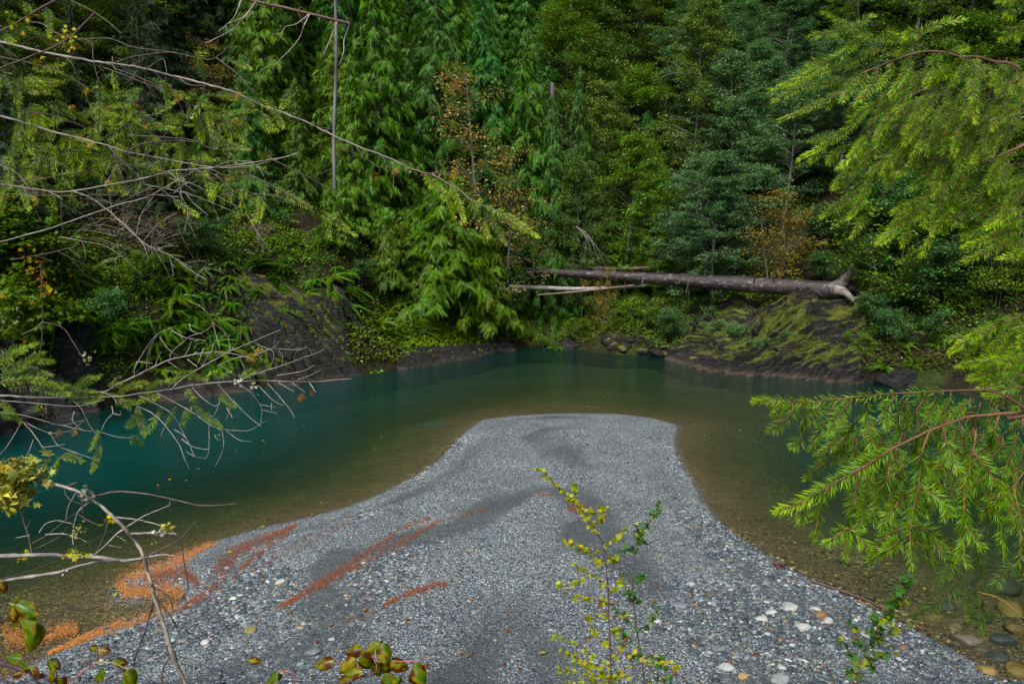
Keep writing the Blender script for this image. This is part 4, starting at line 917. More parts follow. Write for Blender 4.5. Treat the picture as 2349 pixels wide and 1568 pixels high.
for i in range(9):
    a = RNG.uniform(0, 6.28); L = RNG.uniform(.12, .3); e = np.array([math.cos(a)*L, math.sin(a)*L*.6, RNG.uniform(.02, .16)])
    mb.tube([np.array([0, 0, .02]), e*.5+RNG.normal(0, .02, 3), e], [.035, .02, .006], 6, jit(1, (.10, .045, .03))[0])
v, f = stone_mesh(500, 2, .6, .3); mb.add(v*.12, f, (.07, .035, .025))
o = mb.build('driftwood_root', STK, None, True); o.location = dq; tag(o, 'small tangled red brown driftwood root at the right waterline', 'driftwood')
# ------------------------------------------------------------------ near boughs: stems traced on the sight lines, each at its own distance
NEED = (np.array([[0, 0, 0], [.5, -.045, .03], [1, 0, -.03], [.5, .045, .03], [.5, 0, .06]]), np.array([[0, 1, 4], [0, 4, 3], [1, 2, 4], [4, 2, 3]]), np.array([.85, 1, 1.15, 1, 1]))
TWM = plain_mat('twig_bark', .75, .3, 60, .35)
def B3(pts, d0, d1=None, wob=.02):
    d1 = d0 if d1 is None else d1; n = len(pts); d = np.linspace(d0, d1, n)+RNG.normal(0, wob, n)
    return np.array([PD(p[0], p[1], k) for p, k in zip(pts, d)])
class Bough:
    def __init__(s): s.w = MB(); s.n = MB()
    def stem(s, p3, r0, r1, col, n=6, seg=None, rough=0.0):
        seg = seg or max(6, len(p3)*4); q = spline(p3, seg); r = np.linspace(r0, r1, seg)
        if rough: r = r*(1+rough*RNG.normal(0, 1, seg)); q = q+RNG.normal(0, r0*.12, q.shape)
        cc = np.repeat(np.clip(np.asarray(col)*(1+RNG.normal(0, .16, (seg, 1))), .005, .85), n, 0)
        s.w.tube(q, np.maximum(r, .0004), n, cc); return q
    def needles(s, p3, L, col, tip, per=900, a0=0.0, ang=.95, flat=.55, ref=None, spread=1.0, dead=.0, endtuft=True):
        """two-ranked comb of needles along a twig, thicker towards its tip"""
        L0 = np.linalg.norm(np.diff(p3, axis=0), axis=1).sum(); q = spline(p3, 40); t = norm(np.gradient(q, axis=0))
        k = max(6, int(L0*(1-a0)*per*1.2)); u = np.sort(RNG.uniform(a0, 1, k)); ii = u*39
        P = np.stack([np.interp(ii, np.arange(40), q[:, j]) for j in range(3)], 1); T = norm(np.stack([np.interp(ii, np.arange(40), t[:, j]) for j in range(3)], 1))
        rf = np.array([RNG.normal(0, .3), -1, RNG.normal(.45, .3)]) if ref is None else np.asarray(ref, float)
        S = norm(np.cross(T, rf)); Bn = np.cross(S, T)
        sg = np.where(RNG.uniform(0, 1, k) < .5, 1, -1.0); ph = RNG.normal(0, flat, k)
        a = ang*(1-.45*u**4)+RNG.normal(0, .12, k)
        R_ = S*(sg*np.cos(ph))[:, None]+Bn*np.sin(ph)[:, None]
        D = T*np.cos(a)[:, None]+R_*np.sin(a)[:, None]+np.array([0, 0, -.06])
        ln = L*RNG.uniform(.6, 1.15, k)*RNG.uniform(.85, 1.1)*np.clip(1.15-.5*u**5, .5, 1.2)*np.clip((u-a0)*9+.55, .5, 1)
        c = np.asarray(col)[None]*(1-u[:, None]**2)+np.asarray(tip)[None]*u[:, None]**2
        c = np.clip(c*RNG.uniform(.55, 1.2)*(1+RNG.uniform(-.4, .4, (k, 1)))*(1+RNG.normal(0, .07, (k, 3))), .004, .9)
        c[RNG.uniform(0, 1, k) < dead+.012] = (.30, .15, .03)
        inst(s.n, NEED[0], NEED[1], P, D, R_*0.3+Bn+RNG.normal(0, .3, (k, 3)), np.stack([ln, np.full(k, L*.85), np.full(k, L*.85)], 1), c, NEED[2])
        if endtuft:
            m = 9; D = t[-1][None]+RNG.normal(0, .38, (m, 3)); inst(s.n, NEED[0], NEED[1], np.repeat(q[-1:], m, 0), D, RNG.normal(0, 1, (m, 3)), L*.75, np.clip(np.asarray(tip)*RNG.uniform(.85, 1.25, (m, 1)), 0, .9), NEED[2])
    def twig(s, pts, d0, d1, L, col, tip, r=.0016, per=900, wood=(.10, .055, .022), **kw):
        p = B3(pts, d0, d1, .015); s.stem(p, r*1.35, r*.6, wood, 5); s.needles(p, L, col, tip, per, **kw)
    def build(s, parent, label=None):
        o = s.w.build('branch', TWM, parent, True)
        if label: o['label'] = label
        s.n.build('needles', M_FIR, o)
        return o
NG, NT_, ND = (.115, .25, .010), (.31, .49, .018), (.05, .12, .012)
ZA = lambda *p: zm(2600, 0, 1000, p)
ZB = lambda *p: zm(2600, 600, 1000, p)
ZC = lambda *p: zm(2600, 1250, 1000, p)
ZD = lambda *p: zm(2600, 1736, 1000, p)
ZE = lambda *p: zm(0, 0, 1000, p)
ZF = lambda *p: zm(0, 500, 1000, p)
ZG = lambda *p: zm(0, 1100, 1200, p)
ZH = lambda *p: zm(900, 300, 1050, p)
ZQ = lambda *p: zm(0, 1602, 1200, p)
ZK = lambda *p: zm(1200, 1602, 1200, p)
ZS = lambda *p: zm(2400, 1602, 1200, p)

# ---- the fir on the right: its trunk stands just outside the picture
fx = empty('fir_tree', (2.9, 2.3, 3.55)); tag(fx, 'near fir with bright green needles reaching in from the right edge', 'fir tree'); FXO = np.array([2.9, 2.3, 3.55])
def shift(b, o):
    for m in (b.w, b.n): m.v = [v-o for v in m.v]
tm = MB(); tq = np.linspace(0, 1, 20); tm.tube(np.stack([.04*np.sin(tq*6), .03*np.cos(tq*7)-.03, -.3+9*tq], 1), .17-.1*tq, 14, (.07, .05, .04)); tm.build('trunk', M_BARK, fx, True)
def toward(p, z): return np.vstack([[2.9, 2.3, z], p[0]+(p[0]-p[1])*1.5, p])
# lower bough
b = Bough(); WD = (.13, .062, .035)
main = ZC((2349, 470), (2200, 475), (2050, 490), (1900, 500), (1830, 520), (1700, 570), (1560, 620), (1400, 700), (1250, 770), (1130, 850), (1000, 930), (870, 1000), (720, 1090), (560, 1180), (440, 1240), (320, 1280))
p = B3(main, 1.52, 1.40, .004); b.stem(toward(p, 5.9), .010, .0014, WD, 8, 80); b.needles(p[8:], .027, NG, NT_, 900, 0, flat=.8)
top = ZC((2349, 420), (2100, 290), (1900, 285), (1700, 290), (1500, 300), (1300, 310), (1100, 325), (900, 350), (750, 360), (600, 385), (450, 392), (330, 380), (150, 372))
p = B3(top, 1.62, 1.50, .004); b.stem(toward(p, 6.0), .006, .0012, WD, 7, 70); b.needles(p[3:], .026, NG, NT_, 480, 0, ang=.8, flat=1.2); b.needles(p[9:], .026, NG, NT_, 800)
for pts, a0 in [([(720, 1095), (690, 1190), (655, 1280), (635, 1400), (620, 1485)], .0), ([(560, 1180), (530, 1260), (505, 1350)], 0), ([(1010, 935), (975, 1060), (940, 1180), (915, 1300), (892, 1410), (892, 1530), (878, 1640)], .08),
    ([(1255, 775), (1235, 900), (1222, 1000), (1170, 1120), (1130, 1250), (1105, 1350)], .12), ([(1570, 620), (1510, 780), (1490, 930), (1478, 1075), (1450, 1200), (1420, 1350), (1408, 1480), (1415, 1600), (1425, 1725)], .16),
    ([(1478, 1075), (1380, 1150), (1300, 1220), (1215, 1340)], 0), ([(1490, 1085), (1600, 1140), (1680, 1210), (1745, 1300)], .1), ([(1410, 1390), (1300, 1440), (1215, 1480), (1140, 1570), (1090, 1650)], 0), ([(1405, 1480), (1320, 1530), (1230, 1590), (1080, 1690)], 0),
    ([(1415, 1400), (1530, 1440), (1600, 1500), (1690, 1630), (1745, 1710)], 0), ([(1420, 1500), (1500, 1570), (1600, 1710)], 0), ([(1680, 590), (1710, 720), (1750, 850), (1790, 930)], .3), ([(1920, 500), (1950, 620), (1930, 780), (1905, 900), (1870, 1030), (1855, 1180), (1850, 1330), (1848, 1450), (1825, 1580), (1790, 1660)], .33),
    ([(2140, 500), (2100, 620), (2060, 740), (1980, 830), (1890, 905)], .2), ([(2349, 960), (2250, 1090), (2160, 1170), (2100, 1260)], .25), ([(2260, 1100), (2300, 1250), (2330, 1400), (2335, 1560), (2310, 1700)], .05), ([(2050, 1130), (2110, 1270), (2150, 1400), (2165, 1550), (2185, 1640)], 0),
    ([(892, 1420), (820, 1470), (720, 1540)], 0), ([(900, 1430), (980, 1490), (1040, 1580)], 0), ([(1850, 1400), (1920, 1470), (1990, 1560)], 0), ([(1300, 1230), (1240, 1290), (1180, 1400)], 0), ([(950, 1150), (1000, 1270), (1010, 1380)], 0), ([(1620, 1500), (1680, 1520), (1800, 1620), (1870, 1700)], 0), ([(1930, 790), (2010, 900), (2090, 1010), (2150, 1110)], .1), ([(1500, 850), (1570, 960), (1620, 1060)], .1)]:
    d = RNG.uniform(1.38, 1.5); b.twig(ZC(*pts), d, d-.03, .026, NG, (.16, .32, .02), per=980, a0=a0, r=.0017, wood=(.14, .07, .03))
for pts in [[(400, 395), (340, 440), (285, 480)], [(440, 400), (430, 470), (350, 550), (260, 615)], [(570, 390), (540, 480), (515, 615)], [(800, 370), (750, 460), (690, 580), (610, 700), (590, 745)], [(560, 625), (500, 700), (450, 745)], [(930, 370), (860, 440), (800, 520), (740, 640)], [(1050, 380), (1040, 480), (1065, 600), (1080, 720), (1065, 810)],
    [(1300, 330), (1210, 440), (1215, 580)], [(1390, 350), (1320, 480), (1310, 600)], [(950, 540), (900, 640), (780, 740), (650, 795)], [(960, 660), (860, 760), (760, 850), (640, 930), (555, 1005)], [(1550, 310), (1480, 420), (1400, 560)], [(1650, 300), (1600, 420), (1560, 520)], [(1100, 560), (1150, 660), (1180, 760)], [(1750, 300), (1720, 400), (1650, 500)], [(640, 400), (620, 480), (560, 560)]]:
    d = RNG.uniform(1.5, 1.64); b.twig(ZC(*pts), d, d-.03, .025, NG if pts[0][1] < 500 else ND, (.18, .34, .022), per=950, a0=.05)
for pts in [[(2040, 250), (1960, 400), (1980, 560), (2000, 700), (2000, 880), (2000, 1000), (2005, 1120)], [(1870, 545), (1780, 740), (1680, 850), (1560, 950), (1440, 1010)], [(2349, 510), (2220, 620), (2130, 720), (2080, 800)], [(1950, 420), (1840, 560), (1740, 640), (1650, 700)], [(2000, 720), (1900, 850), (1880, 950)], [(2349, 560), (2330, 640), (2349, 700)], [(2000, 880), (1960, 980), (1900, 1020)], [(2010, 870), (2070, 960), (2090, 1020)]]:
    b.twig(ZD(*pts), 1.72, 1.7, .026, ND, (.09, .20, .018), per=820, a0=.18, wood=(.07, .04, .025))
for _ in range(150):
    x = RNG.uniform(700, 2349); y = RNG.uniform(330 if x > 1300 else 480, 1150); L = RNG.uniform(200, 420); a = RNG.uniform(1.5, 2.5)
    pts = [(x, y), (x+math.cos(a)*L*.5, y+math.sin(a)*L*.45), (x+math.cos(a)*L*.9, y+math.sin(a)*L)]
    if pts[2][1] > 560+(pts[2][0]-250)*.62+330: continue
    if pts[2][0] < 640: continue
    if 300 < pts[2][0] < 950 and 900 < pts[2][1]: continue
    d = RNG.uniform(1.58, 1.85); b.twig(ZC(*pts), d, d, .025, ND if RNG.uniform() < .5 else NG, (.15, .29, .02), per=800, a0=.05, dead=.02)
shift(b, FXO); b.build(fx)
# middle bough
b = Bough()
p = B3(ZB((2349, 1190), (2230, 1230), (2100, 1290), (1950, 1360), (1830, 1430), (1735, 1505)), 2.2, 2.1, .01); b.stem(toward(p, 6.4), .007, .0014, WD, 7, 40); b.needles(p, .026, NG, NT_, 850)
for pts in [[(2150, 1260), (2010, 1330), (1890, 1370)], [(2080, 1300), (1980, 1420), (1900, 1510)], [(2250, 1230), (2160, 1380), (2060, 1500), (1960, 1590)], [(2349, 1280), (2220, 1420), (2100, 1560)], [(2349, 1400), (2260, 1520), (2150, 1640)], [(2300, 1210), (2330, 1330), (2300, 1450)], [(2349, 1500), (2290, 1620), (2200, 1700)]]:
    b.twig(ZB(*pts), RNG.uniform(2.05, 2.25), 2.1, .026, NG, NT_, per=850)
for pts in [[(2150, 40), (1960, 60), (1810, 90)], [(2250, 100), (2060, 130), (1900, 190)], [(2349, 160), (2150, 190), (1990, 260)], [(2349, 60), (2200, 40), (2080, 20)], [(2349, 260), (2200, 270), (2050, 320)], [(2349, 330), (2220, 340), (2120, 400)]]:
    b.twig(ZC(*pts), RNG.uniform(1.95, 2.15), 2.0, .026, NG, NT_, per=850)
for _ in range(36):
    x = RNG.uniform(1950, 2360); y = RNG.uniform(1230, 1800); L = RNG.uniform(150, 300); a = RNG.uniform(1.9, 2.9)
    if y > 1640 and x < 2150: continue
    b.twig(ZB((x, y), (x+math.cos(a)*L*.5, y+math.sin(a)*L*.5), (x+math.cos(a)*L, y+math.sin(a)*L*.9)), RNG.uniform(2.1, 2.4), 2.2, .025, NG, (.19, .34, .022), per=700)
shift(b, FXO); b.build(fx)
# upper bough
b = Bough()
M1 = ZA((2349, 580), (2290, 550), (2220, 520), (2100, 510), (1960, 470), (1820, 470), (1700, 435), (1560, 425), (1420, 450), (1270, 500), (1150, 550), (1050, 590), (960, 650), (860, 750), (750, 810), (650, 850), (540, 910), (345, 985))
p = B3(M1, 2.35, 2.2, .006); b.stem(toward(p, 7.4), .011, .0015, (.12, .065, .05), 8, 90); b.needles(p[11:], .026, NG, NT_, 900, flat=.8)
M3 = ZA((2349, 1200), (2200, 1260), (2050, 1330), (1890, 1420))+ZB((1700, 120), (1550, 230), (1400, 350), (1270, 470), (1135, 595))
p = B3(M3, 2.45, 2.3, .006); b.stem(toward(p, 7.0), .009, .0014, (.15, .08, .05), 7, 70); b.needles(p[4:], .026, NG, NT_, 900, flat=.8)
M4 = ZA((2349, 930), (2200, 960), (2050, 985)); p = B3(M4, 2.5, 2.5, .006); b.stem(toward(p, 7.2), .006, .002, (.3, .25, .23), 6)
for pts in [[(1560, 425), (1500, 380), (1450, 340), (1330, 330), (1220, 325), (1060, 295), (920, 225), (750, 130), (690, 105)], [(920, 225), (1030, 170), (1095, 140)], [(900, 230), (780, 265), (590, 300)], [(1000, 320), (900, 310), (790, 300)], [(1060, 295), (960, 350), (840, 450), (720, 520), (600, 590), (490, 650), (420, 690), (255, 740)],
    [(1150, 400), (1040, 450), (945, 500), (800, 560), (690, 590), (600, 640)], [(945, 510), (910, 600), (860, 680), (800, 770), (740, 880)], [(830, 650), (740, 680), (600, 700), (490, 730), (290, 830)], [(1450, 340), (1500, 270), (1640, 200), (1850, 165)], [(1820, 470), (1900, 510), (2050, 580), (2180, 590)], [(1700, 440), (1750, 420), (1860, 410)],
    [(1300, 600), (1380, 560), (1420, 530)], [(1660, 440), (1600, 520), (1700, 620), (1750, 630)], [(1480, 340), (1400, 380), (1310, 450)], [(720, 525), (640, 500), (570, 530)], [(1180, 320), (1240, 260), (1290, 280)], [(1500, 280), (1420, 260), (1360, 320)],
    [(1500, 640), (1300, 760), (1150, 850), (1000, 930), (880, 1080), (700, 1200), (490, 1315)], [(880, 1085), (760, 1140), (590, 1160)], [(1100, 1100), (950, 1300), (860, 1440), (780, 1540)], [(700, 1200), (650, 1270), (590, 1330)], [(860, 1180), (800, 1260), (735, 1340)], [(1050, 1130), (930, 1280), (820, 1380)], [(1050, 600), (1010, 680), (900, 760), (850, 830)], [(1150, 560), (1100, 700), (960, 860)], [(2100, 520), (2200, 600), (2300, 750), (2349, 820)], [(2220, 520), (2300, 600), (2349, 690)],
    [(1820, 480), (1750, 560), (1640, 640), (1560, 720)], [(1960, 480), (1930, 640), (1930, 820), (1950, 1000)], [(1270, 510), (1230, 620), (1130, 730)], [(1400, 480), (1350, 620), (1250, 780)]]:
    d = RNG.uniform(2.15, 2.32); b.twig(ZA(*pts), d, d-.04, .026, NG, NT_, per=950, flat=.75)
for pts in [[(920, -20), (850, 80), (775, 145)], [(1000, 130), (930, 200), (850, 260), (685, 375)], [(1080, 60), (1000, 260), (905, 385)], [(1050, 380), (1000, 430), (935, 535)], [(1550, 230), (1400, 290), (1270, 340)], [(1400, 350), (1400, 480), (1350, 610)], [(1700, 120), (1650, 300), (1600, 440), (1590, 530)], [(1850, 60), (1750, 230), (1720, 350), (1600, 520), (1500, 690)], [(1480, 280), (1500, 380), (1530, 460)], [(1270, 470), (1240, 530), (1160, 600)],
    [(2349, 480), (2150, 520), (1990, 590), (1850, 620)], [(2349, 580), (2180, 610), (2000, 690), (1870, 740)], [(2349, 380), (2200, 420), (2040, 470)], [(2349, 300), (2230, 350), (2120, 440)], [(2349, 620), (2270, 690), (2150, 720)]]:
    d = RNG.uniform(2.15, 2.32); b.twig(ZB(*pts), d, d-.04, .026, NG, NT_, per=950, flat=.75)
for pts in [[(2349, 90), (2270, 115), (2200, 130)], [(2349, 0), (2250, 5), (2140, 10)], [(2349, 170), (2250, 250), (2160, 335)], [(2349, 200), (2320, 260), (2290, 330)], [(2349, 40), (2300, 20), (2200, 30)]]:
    b.twig(ZA(*pts), 2.1, 2.05, .026, NG, NT_, per=900)
for _ in range(235):
    x = RNG.uniform(1000, 2420); y = RNG.uniform(480, 1560)
    if y < 560+(1600-x)*.25 or x < 1050+(y-900)*-.1: continue
    L = RNG.uniform(170, 330); a = RNG.uniform(1.75, 2.75)
    e = (x+math.cos(a)*L, y+math.sin(a)*L)
    if e[1] > 1560 and e[0] < 1450: continue
    d = RNG.uniform(2.2, 2.75); sh = RNG.uniform(); b.twig(ZA((x, y), (x+math.cos(a)*L*.5, y+math.sin(a)*L*.42), e), d, d-.05, .025, NG if sh < .6 else ND, (.25, .42, .02) if sh < .6 else (.12, .24, .018), per=900, a0=.05, flat=.8, dead=.03)
for _ in range(60):
    x = RNG.uniform(1500, 2400); y = RNG.uniform(0, 560)
    if y > 380+(x-1500)*.1: continue
    L = RNG.uniform(150, 280); a = RNG.uniform(1.9, 2.9)
    b.twig(ZB((x, y), (x+math.cos(a)*L*.5, y+math.sin(a)*L*.45), (x+math.cos(a)*L, y+math.sin(a)*L)), RNG.uniform(2.2, 2.6), 2.3, .025, NG, (.20, .35, .022), per=800, a0=.05, flat=.8)
for _ in range(7):
    x = RNG.uniform(1200, 2300); y = RNG.uniform(560, 1500); b.stem(B3(ZA((x, y), (x-RNG.uniform(60, 130), y+RNG.uniform(20, 60)), (x-RNG.uniform(150, 260), y+RNG.uniform(50, 140))), 2.4), .002, .001, (.18, .14, .13), 5)
shift(b, FXO); b.build(fx)

# ---- the fir on the left: grey lichened boughs, half bare
fl = empty('fir_tree', (-3.7, 3.1, 3.2)); tag(fl, 'half bare fir with grey lichened boughs reaching in from the left edge', 'fir tree'); FLO = np.array([-3.7, 3.1, 3.2])
tm = MB(); tm.tube(np.stack([.05*np.sin(tq*6), .03*np.cos(tq*7)-.03, -.4+9*tq], 1), .19-.11*tq, 14, (.08, .065, .055)); tm.build('trunk', M_BARK, fl, True)
GY = (.20, .182, .168); GB = (.09, .068, .06); DKW = (.04, .031, .028)
LG, LT2, LD = (.16, .28, .011), (.34, .44, .016), (.07, .16, .026)
def limb(b, pts, d0, d1, r0, r1, col, n=7, root=True, rough=.10):
    p = B3(pts, d0, d1, .006)
    if root and pts[0][0] < 8: 
        e = np.array(pts[0])+(np.array(pts[0])-np.array(pts[1]))*1.2; p = np.vstack([[-3.7, 3.1, p[0][2]+.12], PD(min(e[0], -120), e[1], d0), p])
    return b.stem(p, r0, r1, col, n, max(10, len(p)*6), rough)
def wisps(b, q, n, L, col, down=.35, r=.0016, d=1):
    """bare side twigs along a limb"""
    for _ in range(int(n*.7)):
        i = RNG.integers(2, len(q)-1); t = norm(q[i]-q[i-1]); s = RNG.choice([-1, 1])
        v = norm(t*RNG.uniform(.5, 1.2)+np.array([0, 0, 1])*s*RNG.uniform(.2, .8)+RNG.normal(0, .3, 3)); l = L*RNG.uniform(.4, 1.2)
        m = q[i]+v*l*.5; e = m+(v+np.array([RNG.normal(0, .2), RNG.normal(0, .2), -down*RNG.uniform(0, 1.2)]))*l*.5
        b.stem(np.array([q[i], m, e]), r, r*.5, np.asarray(col)*RNG.uniform(.6, 1.3), 4, 8, .15)
        if RNG.uniform() < .5:
            f = m+norm(e-m+RNG.normal(0, .02, 3))*l*.4+np.array([0, 0, RNG.normal(0, .2)*l]); b.stem(np.array([m, f]), r*.8, r*.4, col, 4, 5)
b = Bough()
L1 = ZE((0, 350), (200, 395), (400, 440), (730, 500), (930, 525), (1200, 570), (1400, 620), (1600, 670), (1750, 710), (1900, 750), (2060, 820), (2200, 890))+ZH((80, 170), (200, 210), (440, 310), (640, 410), (800, 480), (960, 535), (1110, 600), (1220, 655), (1350, 695), (1450, 740), (1600, 820), (1680, 890), (1800, 950), (1920, 1000), (2050, 1080), (2215, 1190))
q = limb(b, L1, 2.8, 2.55, .0085, .0012, GY, 8); wisps(b, q[:110], 34, .22, GB)
p = B3(L1[-4:], 2.57, 2.55, .004); b.needles(p, .023, LG, LT2, 950)
for pts in [[(1330, 700), (1440, 820), (1520, 930), (1550, 1020)], [(1520, 790), (1580, 900), (1640, 1060)], [(1680, 880), (1730, 1000), (1780, 1100), (1830, 1190)], [(1800, 960), (1870, 1080), (1960, 1240)], [(1340, 690), (1350, 740), (1380, 790)], [(1700, 900), (1740, 930), (1770, 900)], [(1900, 1000), (1960, 1060), (2080, 1120)]]:
    b.twig(ZH(*pts), 2.56, 2.54, .023, LG if RNG.uniform() < .6 else LD, LT2, per=900, a0=.05)
for pts in [[(660, 430), (740, 520), (820, 550)], [(790, 480), (840, 560), (900, 600), (970, 640), (1200, 660)], [(970, 540), (1010, 580), (1020, 640)], [(1110, 590), (1190, 600), (1240, 630)], [(1350, 690), (1480, 685)], [(440, 310), (500, 330), (590, 340)]]: b.stem(B3(ZH(*pts), 2.6), .0017, .001, GB, 5)
for c in [(1060, 655), (1515, 700), (910, 690)]:
    p = B3(ZH(c, (c[0]+45, c[1]+30)), 2.58); b.needles(p, .02, (.36, .17, .02), (.42, .22, .02), 900, endtuft=False)
b.stem(B3(ZH((1050, 660), (1080, 700), (1080, 800)), 2.58), .0012, .0007, (.36, .17, .04), 4)
L11 = [ZE((860, 560), (1000, 610), (1200, 690), (1350, 740)), ZE((950, 520), (1100, 470), (1300, 440), (1450, 430)), ZE((1210, 570), (1340, 490), (1370, 560), (1380, 620)), ZE((640, 330), (900, 320), (1100, 390), (1400, 430), (1600, 470), (1750, 490), (1850, 420), (1920, 350)),
       ZE((220, 180), (350, 200), (500, 290), (740, 345), (770, 480), (800, 620), (860, 740)), ZE((580, 0), (790, 110), (940, 220), (1000, 280)), ZE((0, 470), (200, 510), (400, 560), (600, 650), (740, 740)), ZE((930, 470), (945, 560), (1100, 620), (1350, 730)), ZE((1480, 650), (1560, 700), (1700, 710)), ZE((1790, 480), (1970, 620), (2070, 740))]
for l in L11: limb(b, l, 2.75, 2.65, .0026, .0013, GB, 5, False)
q = limb(b, ZE((0, 560), (220, 480), (400, 410), (540, 340), (640, 250), (790, 100)), 2.3, 2.3, .0055, .0025, (.10, .065, .06), 7); wisps(b, q, 4, .1, GB)
limb(b, ZE((0, 260), (200, 150), (350, 60), (470, 0), (600, -80)), 2.3, 2.3, .0055, .003, (.09, .06, .055), 7)
shift(b, FLO); b1 = b.build(fl)
# small lichen tufts
LIM = leaf_mat('lichen', .8, .1, .15, .1, .01, (1.1, 1.1, .8))
def lichen(mb, c3, R_, n, col, s):
    P = c3+RNG.normal(0, 1, (n, 3))*R_; D = RNG.normal(0, 1, (n, 3)); N = RNG.normal(0, 1, (n, 3))
    inst(mb, MAPLE[0]*np.array([1, 1, 2.5]), MAPLE[1], P, D, N, s*RNG.uniform(.6, 1.3, n), jit(n, col, .35, .08), MAPLE[2])
mb = MB()
for c, n, w in [((570, 290), 26, .02), ((590, 380), 14, .012), ((300, 490), 12, .018), ((190, 215), 10, .02), ((200, 130), 6, .01)]:
    mb = MB(); lichen(mb, PD(*ZE(c)[0], 2.29)-FLO, np.array([w, .01, w*.8]), n, (.30, .27, .06), .016); mb.build('lichen_tuft', LIM, b1)
# second bough
b = Bough()
q = limb(b, ZE((0, 960), (250, 1030), (480, 1100), (730, 1160), (900, 1210), (1050, 1255), (1300, 1300), (1500, 1340), (1700, 1375), (1850, 1385), (2050, 1370), (2200, 1340), (2349, 1300), (2450, 1260)), 2.7, 2.6, .008, .0012, GY, 8); wisps(b, q, 34, .25, GB)
q = limb(b, ZE((820, 1180), (900, 1120), (1050, 1020), (1200, 860)), 2.68, 2.6, .004, .0015, DKW, 6, False)
limb(b, ZE((150, 920), (400, 945), (600, 1010), (710, 1060)), 2.6, 2.6, .003, .0015, DKW, 5, False)
for l in [ZE((1050, 1255), (1170, 1190), (1400, 1160), (1600, 1170)), ZE((1050, 1120), (1300, 1130), (1600, 1160), (1760, 1230), (2090, 1240)), ZE((1200, 1290), (1340, 1140), (1390, 1080)), ZE((900, 1210), (1000, 1320), (1120, 1430), (1250, 1560))]: limb(b, l, 2.65, 2.6, .0028, .0013, GB, 5, False)
shift(b, FLO); b.build(fl)
# third bough: a spread of thin bare limbs
b = Bough()
for pts, r, c, n in [(ZF((0, 330), (300, 310), (500, 270), (700, 240), (900, 210), (1100, 180), (1250, 190)), .0045, GB, 14), (ZF((0, 350), (250, 380), (460, 410), (600, 405), (800, 370), (1000, 335), (1250, 285), (1400, 240), (1700, 215), (2000, 180), (2349, 125), (2450, 90)), .006, GY, 30),
    (ZF((600, 405), (750, 460), (900, 570), (1000, 660), (1150, 800), (1250, 870), (1400, 930), (1550, 1040), (1700, 1130)), .0035, GY, 22), (ZF((0, 425), (250, 435), (500, 445), (800, 435), (1100, 440), (1400, 425), (1500, 400)), .0035, GB, 16),
    (ZF((0, 820), (200, 770), (450, 700), (650, 630), (850, 560), (1000, 510), (1200, 460), (1400, 350), (1650, 210)), .006, GY, 18), (ZF((90, 970), (300, 935), (500, 890), (650, 840), (700, 700), (760, 600)), .0025, GB, 6), (ZF((1200, 350), (1400, 390), (1600, 440), (1800, 520), (1980, 590), (2080, 590)), .0022, GY, 8),
    (ZF((0, 190), (200, 150), (420, 130), (600, 60)), .003, DKW, 8), (ZF((500, 780), (700, 820), (820, 840), (900, 870)), .0022, GY, 4), (ZF((870, 340), (930, 260), (970, 210), (1010, 170)), .003, GY, 3), (ZF((300, 60), (290, 200), (250, 420), (330, 640)), .0016, DKW, 2), (ZF((510, 440), (505, 600), (520, 760)), .0016, DKW, 2), (ZF((910, 60), (1000, 150), (1200, 250), (1300, 300)), .002, DKW, 4),
    (ZF((0, 370), (400, 430), (800, 480), (1200, 560), (1500, 650), (1640, 685), (1830, 625)), .002, GB, 8), (ZF((1400, 300), (1600, 350), (1900, 500), (2000, 550)), .002, GY, 6), (ZF((2050, 410), (2200, 470), (2349, 490), (2420, 500)), .002, GB, 3)]:
    q = limb(b, pts, 2.65, 2.55, r*.85, r*.3, c, 6); wisps(b, q, n, .16, GY if RNG.uniform() < .5 else GB)
shift(b, FLO); b.build(fl, 'thin bare bough under the thicker grey ones')
# green sprays among the bare limbs
b = Bough()
for zf, lst in ((ZE, [[(820, 640), (828, 800), (822, 950), (808, 1130)], [(1640, 560), (1620, 480), (1690, 430)], [(1700, 660), (1650, 540), (1640, 500)], [(1830, 480), (1900, 490), (2060, 560)], [(30, 250), (60, 320), (110, 340)], [(380, 60), (400, 160), (410, 300)], [(210, 20), (230, 80), (240, 130)], [(940, 560), (940, 640), (960, 720)], [(1690, 780), (1660, 860), (1600, 960)], [(1150, 760), (1050, 850), (940, 880)], [(1700, 1070), (1800, 1130), (1900, 1200), (2040, 1230)], [(2100, 760), (2150, 830), (2200, 880)], [(2160, 930), (2200, 1010), (2290, 1080)], [(1850, 1190), (1880, 1260), (1940, 1340)], [(1250, 960), (1340, 900), (1430, 850)]]),
    (ZF, [[(2190, 290), (2160, 420), (2130, 550), (2090, 650)], [(2060, 250), (2030, 380), (1990, 500)], [(1690, 260), (1720, 350), (1740, 440)], [(1430, 470), (1520, 540), (1620, 600)], [(1290, 560), (1320, 620), (1330, 680)], [(1880, 610), (1930, 600), (1960, 595)], [(1830, 330), (1780, 390), (1750, 470)], [(2230, 60), (2200, 120), (2150, 100)], [(1560, 190), (1600, 240), (1700, 260)]]),
    (ZH, [[(60, 750), (50, 880), (20, 1060)], [(120, 770), (250, 870), (400, 950), (430, 960)], [(480, 980), (540, 1020), (650, 1090), (780, 1175)], [(550, 1030), (570, 1100), (585, 1195)], [(270, 20), (240, 90), (200, 180)], [(130, 160), (170, 250), (210, 330)], [(20, 250), (80, 310), (110, 360)]])):
    for pts in lst: b.twig(zf(*pts), RNG.uniform(2.5, 2.65), 2.55, .024, LG if RNG.uniform() < .7 else LD, LT2, per=820, a0=.03, wood=DKW)
b.stem(B3(ZH((-60, 700), (130, 790), (430, 955), (480, 980)), 2.55), .0022, .0015, GB, 5)
